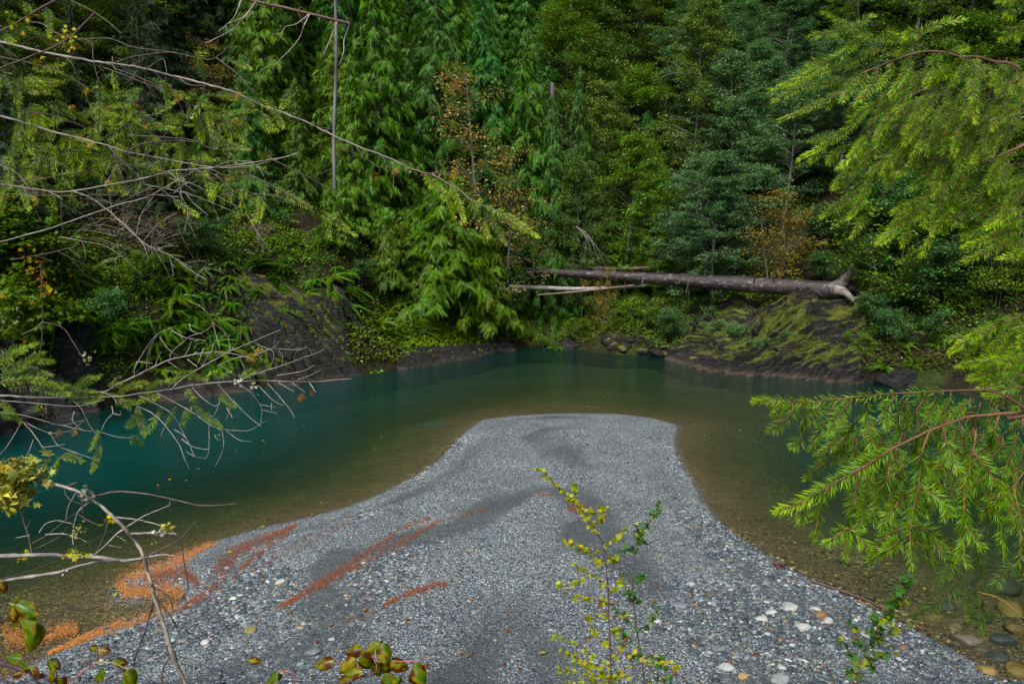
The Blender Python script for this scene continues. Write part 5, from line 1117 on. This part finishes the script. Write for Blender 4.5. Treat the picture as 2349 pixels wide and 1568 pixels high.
for _ in range(310):
    x = RNG.uniform(-60, 1950); y = RNG.uniform(560, 1560)
    if y < 560+max(0, x-500)*.1: continue
    if vnoise(x*.004, y*.006, 2.0, seed=19) < -.25: continue
    L = RNG.uniform(130, 300); a = RNG.choice([RNG.uniform(-.3, .7), RNG.uniform(1.1, 2.0)])
    b.twig(ZE((x, y), (x+math.cos(a)*L*.5, y+math.sin(a)*L*.45), (x+math.cos(a)*L, y+math.sin(a)*L)), RNG.uniform(2.6, 3.0), 2.75, .024, LG if RNG.uniform() < .65 else LD, LT2 if RNG.uniform() < .7 else (.11, .2, .025), per=760, a0=.08, wood=DKW, flat=.7, dead=.02)
for _ in range(26):
    x = RNG.uniform(0, 2200); y = RNG.uniform(700, 1700); p = B3(ZE((x, y), (x+25, y+20)), 2.6); b.needles(p, .022, (.36, .22, .02), (.46, .30, .02), 700, endtuft=False)
shift(b, FLO); b.build(fl, 'spray of yellow green needles among the bare limbs')
# lower left bough
b = Bough()
q = limb(b, ZG((0, 565), (200, 577), (400, 580), (800, 572), (1000, 550), (1180, 525), (1300, 500), (1450, 482), (1640, 468), (1800, 465), (2000, 470), (2200, 468), (2349, 455), (2420, 450)), 2.75, 2.6, .0085, .0013, GY, 9)
for l, r in [([(800, 495), (930, 435), (1060, 370), (1160, 325), (1260, 300), (1400, 275), (1520, 268), (1650, 290), (1760, 330)], .004), ([(1180, 525), (1260, 450), (1400, 365), (1500, 310), (1600, 255), (1720, 205), (1800, 170), (1930, 115)], .0036), ([(1640, 468), (1780, 410), (1900, 375), (2000, 340), (2080, 310), (2180, 275), (2228, 248)], .003), ([(620, 545), (720, 540), (800, 495)], .004)]:
    q = limb(b, ZG(*l), 2.65, 2.6, r, r*.35, GY, 6, False); wisps(b, q, 4, .1, GY)
for l in [[(930, 430), (928, 380), (1000, 250), (1080, 150), (1190, 100)], [(1008, 390), (1012, 320), (1030, 240), (1080, 150)], [(1080, 150), (1045, 90), (1030, 25)], [(1170, 320), (1180, 270), (1250, 210), (1310, 160), (1400, 130), (1480, 70)], [(1270, 300), (1310, 220), (1330, 170)], [(1490, 300), (1512, 250), (1480, 130), (1455, 40), (1430, 0), (1365, -60)], [(1580, 260), (1575, 190), (1550, 135), (1475, 75)], [(1710, 210), (1708, 150), (1688, 95)], [(1655, 190), (1660, 130), (1665, 80)], [(1880, 245), (1895, 160)], [(1885, 240), (1920, 200), (1942, 165)],
    [(1760, 290), (1870, 245), (1980, 252), (2060, 250), (2115, 235)], [(1500, 360), (1620, 310), (1760, 285), (1880, 240)], [(1180, 120), (1280, 170), (1420, 190)], [(1305, 75), (1320, 120), (1390, 145)], [(1100, 165), (1160, 250), (1220, 290)], [(940, 335), (1000, 340), (1050, 345)], [(1160, 335), (1240, 390)], [(1290, 320), (1360, 370)], [(1400, 240), (1380, 300), (1360, 350)], [(1470, 210), (1450, 280), (1420, 300)], [(1730, 230), (1810, 330)], [(1770, 215), (1880, 270), (1860, 380)], [(1920, 260), (1945, 300), (1940, 360)], [(2025, 340), (2035, 275)],
    [(500, 600), (560, 660), (620, 780), (680, 850), (695, 920), (680, 965)], [(960, 570), (1060, 620), (1180, 690), (1250, 800), (1300, 900), (1340, 990)], [(900, 620), (1050, 690), (1150, 790), (1230, 900), (1270, 1000), (1302, 1070)], [(1080, 550), (1250, 640), (1350, 700), (1450, 770), (1550, 800), (1720, 805), (1805, 745)], [(1527, 800), (1540, 900), (1520, 980), (1480, 1055)], [(1438, 770), (1440, 880), (1435, 960), (1410, 1005)], [(1560, 810), (1640, 870), (1730, 885)], [(1500, 490), (1600, 600), (1700, 700), (1795, 778)], [(1640, 480), (1740, 560), (1800, 660), (1795, 760), (1830, 740)], [(1780, 500), (1880, 600), (1950, 635)], [(1840, 480), (1920, 570), (2000, 670), (2025, 720)], [(1320, 510), (1400, 590), (1480, 640), (1515, 610), (1475, 700)], [(2000, 470), (2100, 545)], [(2130, 480), (2175, 545)], [(1920, 480), (2025, 540)],
    [(1900, 430), (2080, 400), (2165, 360)], [(2050, 455), (2130, 430), (2200, 395)], [(2200, 468), (2225, 420)], [(150, 750), (60, 900), (0, 970)], [(160, 750), (230, 830), (300, 930), (350, 980)], [(0, 680), (150, 700), (300, 740), (430, 770), (580, 735)], [(160, 745), (330, 820), (480, 810), (585, 735)], [(350, 830), (400, 910), (520, 960), (640, 1000)], [(230, 870), (185, 980), (120, 1055)], [(290, 922), (370, 915), (450, 900)], [(1250, 865), (1330, 920), (1440, 940)], [(1280, 950), (1340, 985), (1410, 1000)], [(1200, 800), (1280, 860), (1340, 990)], [(700, 820), (800, 850), (900, 860)], [(510, 680), (500, 740), (560, 800)], [(770, 640), (775, 690), (730, 740), (700, 805)], [(780, 690), (830, 700), (830, 670)], [(1130, 790), (1105, 850)], [(1590, 640), (1555, 735)], [(1560, 650), (1600, 720)], [(1790, 630), (1900, 650)], [(1870, 620), (1868, 670)], [(1800, 665), (1910, 690)], [(430, 770), (500, 790), (630, 815)], [(0, 600), (250, 620), (520, 640), (720, 595)]]:
    b.stem(B3(ZG(*l), 2.62, 2.58, .01), .0020, .0010, np.array(GY)*RNG.uniform(.55, 1.15), 5, None, .12)
for pts in [[(0, 345), (120, 270), (245, 215)], [(0, 385), (200, 340), (355, 335)], [(0, 425), (200, 390), (350, 425)], [(0, 480), (250, 460), (430, 520)], [(60, 520), (350, 490), (460, 500)], [(0, 300), (80, 250), (170, 240)], [(100, 400), (230, 300), (300, 270)], [(480, 540), (600, 480), (690, 430)], [(450, 585), (600, 560), (770, 560)], [(380, 470), (500, 520), (640, 540)], [(740, 500), (780, 500), (820, 490)], [(800, 560), (900, 500), (1010, 480)], [(1000, 520), (1100, 480), (1160, 460)], [(1170, 490), (1220, 430), (1310, 405)], [(1290, 430), (1360, 440), (1410, 460)], [(1425, 440), (1450, 420), (1490, 405)], [(1490, 450), (1530, 430), (1575, 405)], [(1640, 440), (1690, 420), (1745, 400)], [(940, 640), (965, 720), (990, 840)],
    [(1120, 650), (1070, 720), (1010, 830)], [(1215, 640), (1185, 700), (1145, 755)], [(1295, 650), (1280, 700), (1260, 760)], [(1310, 640), (1420, 710), (1515, 775)], [(1285, 520), (1305, 570), (1345, 600)], [(1505, 565), (1560, 600), (1615, 640)], [(955, 690), (920, 740), (885, 785)], [(0, 620), (60, 660), (130, 745)], [(0, 690), (60, 700), (130, 730)], [(690, 820), (660, 870), (630, 930)], [(695, 910), (670, 1000), (635, 1080)], [(410, 1000), (385, 1060), (355, 1115)], [(415, 995), (480, 990), (560, 1020)], [(880, 855), (930, 870), (972, 898)], [(250, 600), (260, 630), (250, 660)], [(800, 590), (850, 620), (960, 610)], [(820, 600), (900, 640), (850, 600)], [(500, 590), (640, 600), (700, 570)], [(950, 600), (1010, 580), (1080, 580)], [(0, 445), (150, 430), (300, 480)], [(200, 520), (350, 540), (480, 560)], [(500, 520), (560, 470), (620, 440)], [(320, 1030), (300, 1060), (285, 1080)]]:
    b.twig(ZG(*pts), RNG.uniform(2.55, 2.7), 2.6, .024, LG if RNG.uniform() < .6 else LD, (.20, .33, .02), per=900, a0=.0, wood=(.10, .07, .05))
for c in [(1690, 310), (1740, 275), (1700, 330)]: b.needles(B3(ZG(c, (c[0]+60, c[1]-15)), 2.58), .02, (.40, .30, .02), (.46, .34, .02), 900, endtuft=False)
for c in [(505, 800), (395, 805), (2065, 560), (2140, 520)]: b.needles(B3(ZG(c, (c[0]+10, c[1]+35)), 2.58), .017, (.38, .20, .02), (.42, .22, .03), 1100, endtuft=False)
# hanging twig at the far left
b.stem(B3(ZF((330, 980), (345, 1150), (350, 1300), (355, 1480))+ZG((290, 150), (275, 300)), 2.5), .003, .0015, DKW, 6, None, .3)
b.stem(B3(ZG((295, 60), (230, 110), (150, 148)), 2.5), .002, .001, GY, 5); b.stem(B3(ZG((300, 62), (430, 100), (500, 195), (560, 290), (605, 335)), 2.5), .0018, .0009, GB, 5)
shift(b, FLO); b2 = b.build(fl)
mb = MB()
for zf, c, n, w, h, col in [(ZF, (285, 1000), 70, .03, .035, (.16, .12, .025)), (ZF, (320, 1110), 40, .015, .035, (.22, .10, .03)), (ZG, (590, 310), 16, .015, .02, (.3, .3, .16)), (ZG, (300, 720), 22, .008, .035, (.16, .14, .06)), (ZG, (1760, 500), 12, .012, .012, (.3, .3, .2)), (ZG, (1630, 475), 10, .006, .006, (.6, .62, .6)), (ZG, (1500, 850), 8, .004, .015, (.3, .28, .12))]:
    mb = MB(); lichen(mb, PD(*zf(c)[0], 2.52)-FLO, np.array([w, .012, h]), n, col, .012); mb.build('lichen_tuft', LIM, b2)
# top bough
b = Bough()
q = limb(b, [(-40, -260), (250, -120), (480, -30), (570, 0), (640, 16), (700, 30), (760, 44), (803, 54)], 2.6, 2.5, .009, .0045, (.095, .052, .046), 8); wisps(b, q[-12:], 5, .05, (.2, .1, .09))
for pts in [[(545, -10), (546, 20), (535, 42), (502, 72)], [(700, 30), (697, 60), (688, 86), (660, 120), (628, 150)], [(755, 46), (758, 90), (742, 127)], [(785, 50), (790, 90), (788, 120), (779, 148)], [(690, 30), (680, 55), (655, 62), (645, 80)], [(585, 5), (570, 30), (548, 45), (520, 55)], [(570, 4), (560, 40), (530, 70), (470, 100)]]:
    p = B3(pts, 2.5); p[0] = q[np.argmin(np.linalg.norm(q-p[0], axis=1))]; b.stem(p, .0022, .0011, (.30, .25, .24), 5, None, .05)
shift(b, FLO); b.build(fl, 'reddish bough tip crossing the top edge')
# ------------------------------------------------------------------ lichened dead branch at the lower left
o0 = np.array([-1.05, 1.75, 4.0]); r = empty('dead_branch', tuple(o0)); tag(r, 'crooked dead branch with pale lichen in the lower left corner', 'branch')
b = Bough()
for l, r0, r1, c in [([(80, 145), (230, 160), (400, 200), (530, 240), (590, 275), (680, 330), (780, 420), (870, 510), (940, 600), (985, 680), (1010, 780), (1040, 870), (1060, 960), (1100, 1080), (1140, 1200), (1170, 1310), (1220, 1440), (1280, 1568), (1330, 1700), (1360, 1900)], .0035, .0062, (.21, .185, .155)), ([(-150, 690), (0, 690), (250, 680), (450, 690), (700, 700), (850, 720), (990, 705)], .006, .0045, GY), ([(990, 700), (1080, 685), (1150, 680), (1250, 690)], .003, .0012, GY), ([(-120, 890), (0, 860), (200, 830), (400, 800), (560, 750), (700, 725), (980, 710)], .005, .003, GY),
    ([(620, 290), (720, 260), (820, 245), (1000, 260), (1200, 300), (1350, 335), (1480, 340), (1625, 328)], .003, .0012, GB), ([(790, 420), (950, 440), (1080, 470), (1130, 490)], .0025, .0015, GY), ([(880, 535), (1050, 530), (1150, 530), (1215, 540)], .0035, .0035, GY), ([(640, 690), (720, 620), (800, 540), (900, 470), (1000, 410), (1165, 340)], .0034, .0012, GY), ([(1165, 345), (1170, 310)], .0012, .0008, GY), ([(660, 670), (720, 550), (740, 450)], .0028, .0015, GB), ([(1010, 690), (1130, 630), (1250, 560), (1350, 445)], .0025, .001, GB), ([(1200, 545), (1250, 640), (1270, 750), (1295, 890), (1290, 930), (1250, 1000)], .0016, .0012, DKW),
    ([(75, 150), (110, 220), (150, 400), (190, 530), (220, 665)], .0028, .002, GB), ([(180, 510), (210, 440)], .0015, .0008, GB), ([(205, 545), (110, 562)], .0014, .0008, GY), ([(520, 260), (470, 350), (455, 430)], .002, .0012, GY), ([(610, 320), (540, 380), (510, 480), (500, 560), (505, 610)], .002, .0012, GY), ([(270, 525), (310, 470), (380, 445), (430, 450), (510, 470)], .0016, .001, GY), ([(315, 540), (430, 535), (530, 560), (595, 590)], .0018, .001, GY), ([(0, 850), (200, 790), (400, 710), (500, 640), (640, 580), (780, 505)], .0016, .001, DKW), ([(220, 600), (330, 540), (450, 440), (560, 370), (620, 310)], .0014, .0008, GB), ([(240, 640), (400, 560), (470, 480)], .0012, .0007, GB), ([(740, 610), (835, 630)], .0015, .0008, GY), ([(800, 545), (865, 585)], .0012, .0008, GY), ([(540, 400), (600, 440), (690, 475), (740, 440)], .0014, .001, GB), ([(570, 290), (570, 380), (560, 480)], .001, .0008, DKW),
    ([(1055, 1000), (1030, 1100), (1000, 1200), (940, 1360), (920, 1440)], .0028, .0014, DKW), ([(1090, 1000), (1180, 1110), (1215, 1180), (1245, 1250)], .0026, .0016, DKW), ([(1060, 910), (1130, 940), (1180, 1000), (1190, 1080)], .002, .001, DKW), ([(1180, 1380), (1130, 1440), (1110, 1568), (1100, 1650)], .0026, .002, (.09, .06, .05)), ([(1040, 850), (1110, 890)], .001, .0006, DKW), ([(450, 210), (450, 260), (490, 305), (560, 330)], .0012, .0008, GB), ([(470, 205), (520, 185), (538, 190)], .002, .0015, GB), ([(400, 750), (480, 800), (550, 840), (600, 890)], .001, .0006, DKW)]:
    b.stem(B3(ZQ(*l), 1.85, 1.85, .012)-o0, r0, r1, c, 7, None, .1)
o = b.w.build('branch', TWM, r, True)
mb = MB()
for c, n, w, h, s, col in [((100, 140), 150, .085, .035, .03, (.33, .35, .12)), ((60, 250), 120, .045, .05, .03, (.36, .36, .10)), ((60, 190), 80, .05, .05, .026, (.33, .28, .07)), ((520, 680), 26, .03, .008, .014, (.42, .42, .10)), ((160, 692), 14, .016, .007, .013, (.42, .40, .08)), ((755, 440), 14, .010, .007, .012, (.48, .36, .05)), ((1150, 500), 16, .008, .010, .012, (.42, .42, .10)), ((1110, 525), 18, .03, .008, .011, (.34, .36, .33)), ((590, 255), 30, .018, .016, .011, (.22, .24, .2)), ((540, 510), 26, .012, .02, .008, (.26, .25, .10)), ((450, 790), 8, .01, .005, .009, (.35, .35, .33)), ((1090, 570), 8, .008, .01, .01, (.30, .34, .14))]:
    mb = MB(); lichen(mb, PD(*ZQ(c)[0], 1.84)-o0, np.array([w*.5, .012, h*.5]), n, col, s); mb.build('lichen_tuft', LIM, o)
# ------------------------------------------------------------------ broad drooping leaves, green going brown
def blade(n=9, m=7):
    u = np.linspace(0, 1, n); v = np.linspace(-1, 1, m); U, V = np.meshgrid(u, v, indexing='ij')
    w = .36*np.sin(np.pi*U**.8)**.85*(1-.25*U)+.004
    P = np.stack([U, V*w, -.35*U**2.2-.30*w*np.abs(V)**1.4*2.2+.03*np.sin(U*14)*np.abs(V)], -1).reshape(-1, 3)
    i = (np.arange(n-1)[:, None]*m+np.arange(m-1)[None]).ravel(); F = np.stack([i, i+1, i+m+1, i+m], -1); return P, F, U.ravel(), V.ravel()
BLV, BLF, BLU_, BLVV = blade()
M_BLD = leaf_mat('broad_blade', .4, .45, .35, .1, .02)
def leaf3(parent, o0, zf, c, ang, size, brown, d, roll=0.0, name='leaf'):
    """one drooping leaf hanging at crop point c, ang = direction in the picture plane (0 = right, 90 = down)"""
    q = PD(*zf(c)[0], d); a = math.radians(ang); D = norm(_R*math.cos(a)-_U*math.sin(a)+_F*RNG.normal(0, .25)); N = norm(-_F*.7+_U*.6+_R*RNG.normal(0, .4)+_R*roll)
    Y = norm(np.cross(N, D)); Z_ = np.cross(D, Y); v = q+size*(BLV[:, :1]*D+BLV[:, 1:2]*Y+BLV[:, 2:]*Z_)
    sd = int(RNG.integers(1e6)); k = fbm(BLU_*3, BLVV*1.5, sd*.37, oct=3, seed=sd)+.5*(np.abs(BLVV)-.6)+.35*(BLU_-.5)
    t = sstep(.35-brown*.9, .7-brown*.9, k)[:, None]; y = sstep(.1-brown*.9, .45-brown*.9, k)[:, None]
    g = np.array([.075, .155, .018]); yl = np.array([.30, .27, .02]); br = np.array([.085, .032, .014])
    c_ = (g*(1-y)+yl*y)*(1-t)+br*t
    return mk(name, v-o0, BLF, M_BLD, parent, c_*RNG.uniform(.8, 1.2), True)
def leafy(label, zf, d, stems, leaves, size, cat='branch'):
    o0 = PD(*zf(stems[0][0][0])[0], d); r = empty('leafy_branch', tuple(o0)); tag(r, label, cat); b = Bough()
    for pts, r0, r1, c in stems: b.stem(B3(zf(*pts), d, d, .006)-o0, r0, r1, c, 6)
    b.w.build('stem', TWM, r, True)
    for c, a, s, br in leaves: leaf3(r, o0, zf, c, a, size*s, br, d+RNG.normal(0, .02))
PET = (.33, .27, .04); REDP = (.30, .10, .07); STM = (.07, .04, .045)
leafy('branch of drooping green and brown leaves in the bottom left corner', ZQ, 1.65, [([(-200, 1370), (0, 1420), (160, 1470), (340, 1530), (480, 1600)], .006, .004, STM), ([(200, 1480), (270, 1570), (320, 1640)], .003, .002, STM), ([(390, 1580), (500, 1540), (600, 1460), (660, 1420), (670, 1330)], .002, .0014, REDP), ([(660, 1420), (720, 1415), (800, 1430), (880, 1470)], .0013, .001, PET), ([(0, 1500), (60, 1540), (120, 1540), (170, 1490)], .0012, .001, REDP), ([(380, 1600), (390, 1500), (350, 1430)], .0018, .0012, PET)],
      [((150, 1390), 190, .9, .2), ((150, 1400), 110, .9, .45), ((200, 1440), 60, .9, .75), ((320, 1400), 30, .85, .4), ((340, 1410), 100, .95, .35), ((340, 1470), 100, .8, .9), ((165, 1480), 170, .7, .95), ((665, 1320), 185, .6, .8), ((675, 1325), 0, .7, .55), ((780, 1405), 15, .75, .5), ((880, 1465), 60, 1.0, .35), ((870, 1470), 115, 1.0, .15), ((720, 1475), 150, 1.0, .2), ((400, 1520), 80, .8, .9)], .047)
leafy('sprig of curling yellow green leaves at the lower left edge', ZQ, 1.6, [([(-150, 1020), (-40, 1030), (30, 1020), (90, 1000)], .003, .0015, STM), ([(60, 1010), (130, 1040), (200, 1100), (240, 1150)], .0014, .001, PET)],
      [((110, 995), 170, .95, .25), ((85, 1000), 110, 1.2, .15), ((100, 1020), 20, .95, .5), ((90, 1040), 80, .6, 1.0), ((160, 1090), 60, .9, .3), ((245, 1140), 95, 1.15, .25), ((230, 1160), 75, .6, .6), ((5, 860), 60, .5, .9)], .062)
leafy('branch of brown and green leaves at the bottom edge left of centre', ZK, 1.7, [([(-350, 1640), (-80, 1590), (80, 1540), (180, 1500), (260, 1480)], .0035, .002, STM), ([(240, 1480), (240, 1410), (200, 1360), (150, 1330)], .0014, .001, REDP), ([(240, 1410), (235, 1340), (270, 1290)], .0012, .001, PET), ([(240, 1415), (380, 1412), (530, 1415)], .0014, .001, REDP), ([(60, 1540), (60, 1470), (90, 1430)], .0014, .001, REDP), ([(-345, 1640), (-310, 1560), (-345, 1490), (-420, 1480)], .0016, .001, REDP)],
      [((150, 1325), 170, .8, .95), ((140, 1330), 80, .8, .75), ((240, 1290), 45, .8, .4), ((265, 1285), 150, .7, .3), ((290, 1280), 70, .9, .5), ((100, 1390), 140, .9, .7), ((120, 1390), 40, .9, .55), ((240, 1420), 70, .9, .35), ((330, 1410), 20, .9, .6), ((340, 1410), 110, .95, .65), ((150, 1480), 180, .8, .45), ((300, 1490), 70, .9, .35), ((470, 1500), 40, .75, .75), ((510, 1420), 60, 1.0, .55), ((530, 1425), 75, 1.2, .65), ((60, 1520), 150, .9, .85), ((400, 1520), 100, .6, .5), ((30, 1550), 60, .6, .7), ((-440, 1480), 140, .8, .3), ((-425, 1490), 120, .7, .7), ((-640, 1400), 5, .5, .8)], .062)
leafy('single curled brown leaf at the bottom edge left of the brown leaf branch', ZQ, 1.75, [([(2420, 1460), (2360, 1430), (2300, 1410)], .001, .0008, REDP)], [((2300, 1405), 175, .9, .7), ((2290, 1410), 160, .6, .3)], .06)
# ------------------------------------------------------------------ saplings on the near bank
RND = (np.array([[0, 0, 0], [.22, -.34, .05], [.65, -.36, .03], [1, 0, -.06], [.65, .36, .03], [.22, .34, .05]]), np.array([[0, 1, 2, 3], [0, 3, 4, 5]]), np.array([.95, 1, 1, 1.05, 1, 1]))
M_SAP = leaf_mat('sapling_leaves', .45, .35, .4, .05, .01)
def sapling(label, zf, d, stem, twigs, nper, size, cols, bark, extra=(), name='sapling', cat='sapling', bare=False):
    p = B3(zf(*stem), d, d, .012); b0 = p[0].copy(); g = np.array([b0[0]+.1, d+.05, float(land(b0[0]+.1, d+.05)[0])-.05])
    r = empty(name, tuple(g)); tag(r, label, cat); b = Bough()
    full = np.vstack([g, (g+b0)/2+np.array([.02, 0, 0]), p])-g; b.stem(full, .0085 if not bare else .006, .0012, bark, 7, 60, .05)
    mb = MB()
    def leaves(q, n, s):
        k = n; i = RNG.uniform(.1, 1, k)*(len(q)-1); P = np.stack([np.interp(i, np.arange(len(q)), q[:, j]) for j in range(3)], 1)+RNG.normal(0, .006, (k, 3))
        D = RNG.normal(0, .6, (k, 3))+np.array([0, 0, -.1]); D[:, :2] *= 1.3; N = RNG.normal(0, .5, (k, 3))+np.array([0, -.35, 1])
        w = RNG.uniform(0, 1, k); c = np.where((w < cols[2])[:, None], np.asarray(cols[1]), np.asarray(cols[0])); c = c*(1+RNG.uniform(-.25, .25, (k, 1)))*(1+RNG.normal(0, .06, (k, 3)))
        inst(mb, RND[0], RND[1], P, D, N, s*RNG.uniform(.7, 1.2, k), np.clip(c, .01, .9), RND[2])
    if not bare: leaves(p[int(len(p)*.45):]-g, nper*4, size)
    for t in twigs:
        q = B3(zf(*t), d, d+RNG.normal(0, .12), .015)-g; q = b.stem(q, .0026, .001, bark, 5)
        if not bare: leaves(q, nper, size)
    b.w.build('stem', TWM, r, True)
    if not bare: mb.build('leaves', M_SAP, r)
YG = (.30, .36, .024); YL = (.48, .36, .02); GN = (.075, .17, .045)
sapling('tall sapling with small yellow green leaves at the bottom right of centre', ZK, 3.9, [(1860, 1600), (1850, 1300), (1840, 1050), (1825, 800), (1815, 650), (1790, 580), (1740, 500), (1660, 380), (1600, 310), (1520, 250), (1430, 150), (1350, 85)],
   [[(1815, 650), (1700, 640), (1590, 600), (1500, 560)], [(1830, 760), (1720, 690), (1630, 645)], [(1840, 920), (1740, 830), (1600, 745)], [(1790, 590), (1900, 570), (1970, 480)], [(1740, 500), (1780, 440), (1790, 420)], [(1600, 310), (1610, 240), (1600, 190)], [(1660, 380), (1720, 380), (1820, 360)], [(1820, 700), (1880, 720), (1910, 700)], [(1840, 950), (1900, 900), (1960, 850)], [(1850, 1100), (1720, 1120), (1680, 1100)], [(1850, 1300), (1780, 1260), (1720, 1170)], [(1855, 1450), (1700, 1350), (1540, 1250), (1460, 1250)], [(1855, 1480), (1700, 1420), (1580, 1370), (1480, 1340)], [(1860, 1540), (1720, 1500), (1600, 1480), (1490, 1475)], [(1860, 1400), (1930, 1320), (1910, 1260)], [(1860, 1520), (1980, 1450), (2100, 1420), (2250, 1430), (2330, 1450)], [(1860, 1560), (1760, 1540), (1640, 1540), (1560, 1560)], [(1850, 1200), (1900, 1210), (1900, 1180)], [(1845, 1010), (1700, 980), (1580, 970)], [(1700, 830), (1590, 890), (1480, 890)], [(1860, 1540), (1930, 1500), (2000, 1530)], [(1720, 1500), (1660, 1420), (1600, 1400)], [(1860, 1570), (1800, 1500), (1760, 1430)]],
   26, .028, (YG, YL, .10), (.085, .04, .035))
sapling('green leaved sapling just right of the yellow green one', ZK, 4.0, [(2090, 1600), (2050, 1300), (2010, 1000), (2005, 850), (2030, 620), (2060, 530), (2120, 460), (2170, 380), (2182, 325)],
   [[(2010, 1000), (1930, 860), (1940, 800)], [(2005, 870), (2060, 840), (2080, 830)], [(2030, 1200), (1940, 1100), (1870, 1030)], [(2040, 1210), (2130, 1130), (2180, 1070)], [(2050, 1320), (1980, 1260), (1930, 1200)], [(2020, 640), (1960, 640), (1930, 660)], [(2035, 600), (2080, 580), (2110, 600)], [(2065, 1400), (2150, 1380), (2290, 1420)], [(2080, 1500), (2170, 1420), (2270, 1480)], [(2060, 1380), (2000, 1370), (1980, 1400)], [(2010, 950), (1990, 940), (1960, 950)], [(2050, 545), (2030, 490), (2030, 470)], [(2085, 1560), (2200, 1540), (2280, 1540)], [(2000, 900), (2040, 1000), (2060, 1010)]],
   16, .031, (GN, YL, .08), (.085, .045, .04))
sapling('green leaved sapling near the lower right corner beside the waterline', ZS, 3.3, [(1190, 1600), (1210, 1480), (1250, 1370), (1300, 1260), (1350, 1180), (1400, 1090), (1450, 1010), (1540, 880), (1552, 830)],
   [[(1270, 1340), (1400, 1240), (1480, 1190), (1560, 1195)], [(1260, 1370), (1200, 1250), (1180, 1150)], [(1210, 1470), (1180, 1400), (1110, 1280), (1090, 1260)], [(1300, 1270), (1320, 1220), (1290, 1220)], [(1370, 1150), (1340, 1120), (1330, 1130)], [(1430, 1040), (1470, 970), (1450, 920)], [(1440, 1030), (1500, 990), (1540, 980)], [(1250, 1380), (1330, 1390), (1480, 1345)], [(1230, 1420), (1290, 1430), (1300, 1450)], [(1200, 1530), (1170, 1490), (1150, 1500)], [(1300, 1260), (1370, 1210), (1360, 1200)], [(1410, 1080), (1430, 1110), (1400, 1120)]],
   17, .034, (GN, (.24, .28, .025), .3), (.12, .06, .045))
sapling('bare dark twiggy sapling left of the leafy saplings', ZK, 3.7, [(1000, 1600), (992, 1300), (985, 1150), (1010, 1050), (1060, 970), (1082, 880)],
   [[(985, 1480), (900, 1370), (920, 1290), (850, 1210), (820, 1180)], [(850, 1210), (830, 1140)], [(1000, 1340), (1100, 1290), (1250, 1240), (1400, 1210)], [(1000, 1410), (1050, 1380), (1200, 1340)], [(985, 1180), (960, 1100), (985, 1000)], [(1000, 1170), (1050, 1155), (1095, 1160)], [(915, 1300), (980, 1240)], [(1010, 1220), (1090, 1190), (1140, 1150)], [(1040, 1030), (1100, 1000), (1170, 980)], [(1000, 1320), (1030, 1260)], [(900, 1370), (910, 1330)]],
   0, .03, (GN, YL, 0), (.075, .065, .065), name='bare_sapling', bare=True)
# ------------------------------------------------------------------ camera, light
cd = bpy.data.cameras.new('camera'); cam = bpy.data.objects.new('camera', cd); C.objects.link(cam)
cam.location = CAM; cam.rotation_euler = (math.pi/2-PITCH, 0, 0); cd.lens = 24; cd.sensor_width = 36; cd.clip_start = .05; cd.clip_end = 1000
scene.camera = cam
SUN_EL, SUN_AZ = math.radians(52), math.radians(205)      # high, behind the camera and a little to the left, through cloud
w = bpy.data.worlds.new('World'); scene.world = w; w.use_nodes = True
nt = w.node_tree; nt.nodes.clear()
sk = nt.nodes.new('ShaderNodeTexSky'); sk.sky_type = 'NISHITA'; sk.sun_disc = False; sk.sun_elevation = SUN_EL; sk.sun_rotation = SUN_AZ; sk.dust_density = 4.0; sk.air_density = 1.0
bg = nt.nodes.new('ShaderNodeBackground'); bg.inputs[1].default_value = .07
wo = nt.nodes.new('ShaderNodeOutputWorld'); nt.links.new(sk.outputs[0], bg.inputs[0]); nt.links.new(bg.outputs[0], wo.inputs[0])
sl = bpy.data.lights.new('sun', 'SUN'); sl.energy = 1.5; sl.angle = math.radians(10); sl.color = (1, .96, .9)
so = bpy.data.objects.new('sun', sl); C.objects.link(so)
sd = Vector((math.sin(SUN_AZ)*math.cos(SUN_EL), math.cos(SUN_AZ)*math.cos(SUN_EL), math.sin(SUN_EL)))
so.rotation_euler = sd.to_track_quat('Z', 'Y').to_euler(); so.location = (0, -5, 40)
vs = scene.view_settings; scene.display_settings.display_device = 'sRGB'; vs.view_transform = 'Standard'; vs.look = 'None'; vs.exposure = EXPO; vs.gamma = 1; vs.use_curve_mapping = False
scene.render.engine = 'CYCLES'
cy = scene.cycles; cy.max_bounces = 6; cy.diffuse_bounces = 2; cy.glossy_bounces = 3; cy.transmission_bounces = 3; cy.transparent_max_bounces = 8
cy.caustics_reflective = False; cy.caustics_refractive = False; cy.use_denoising = True
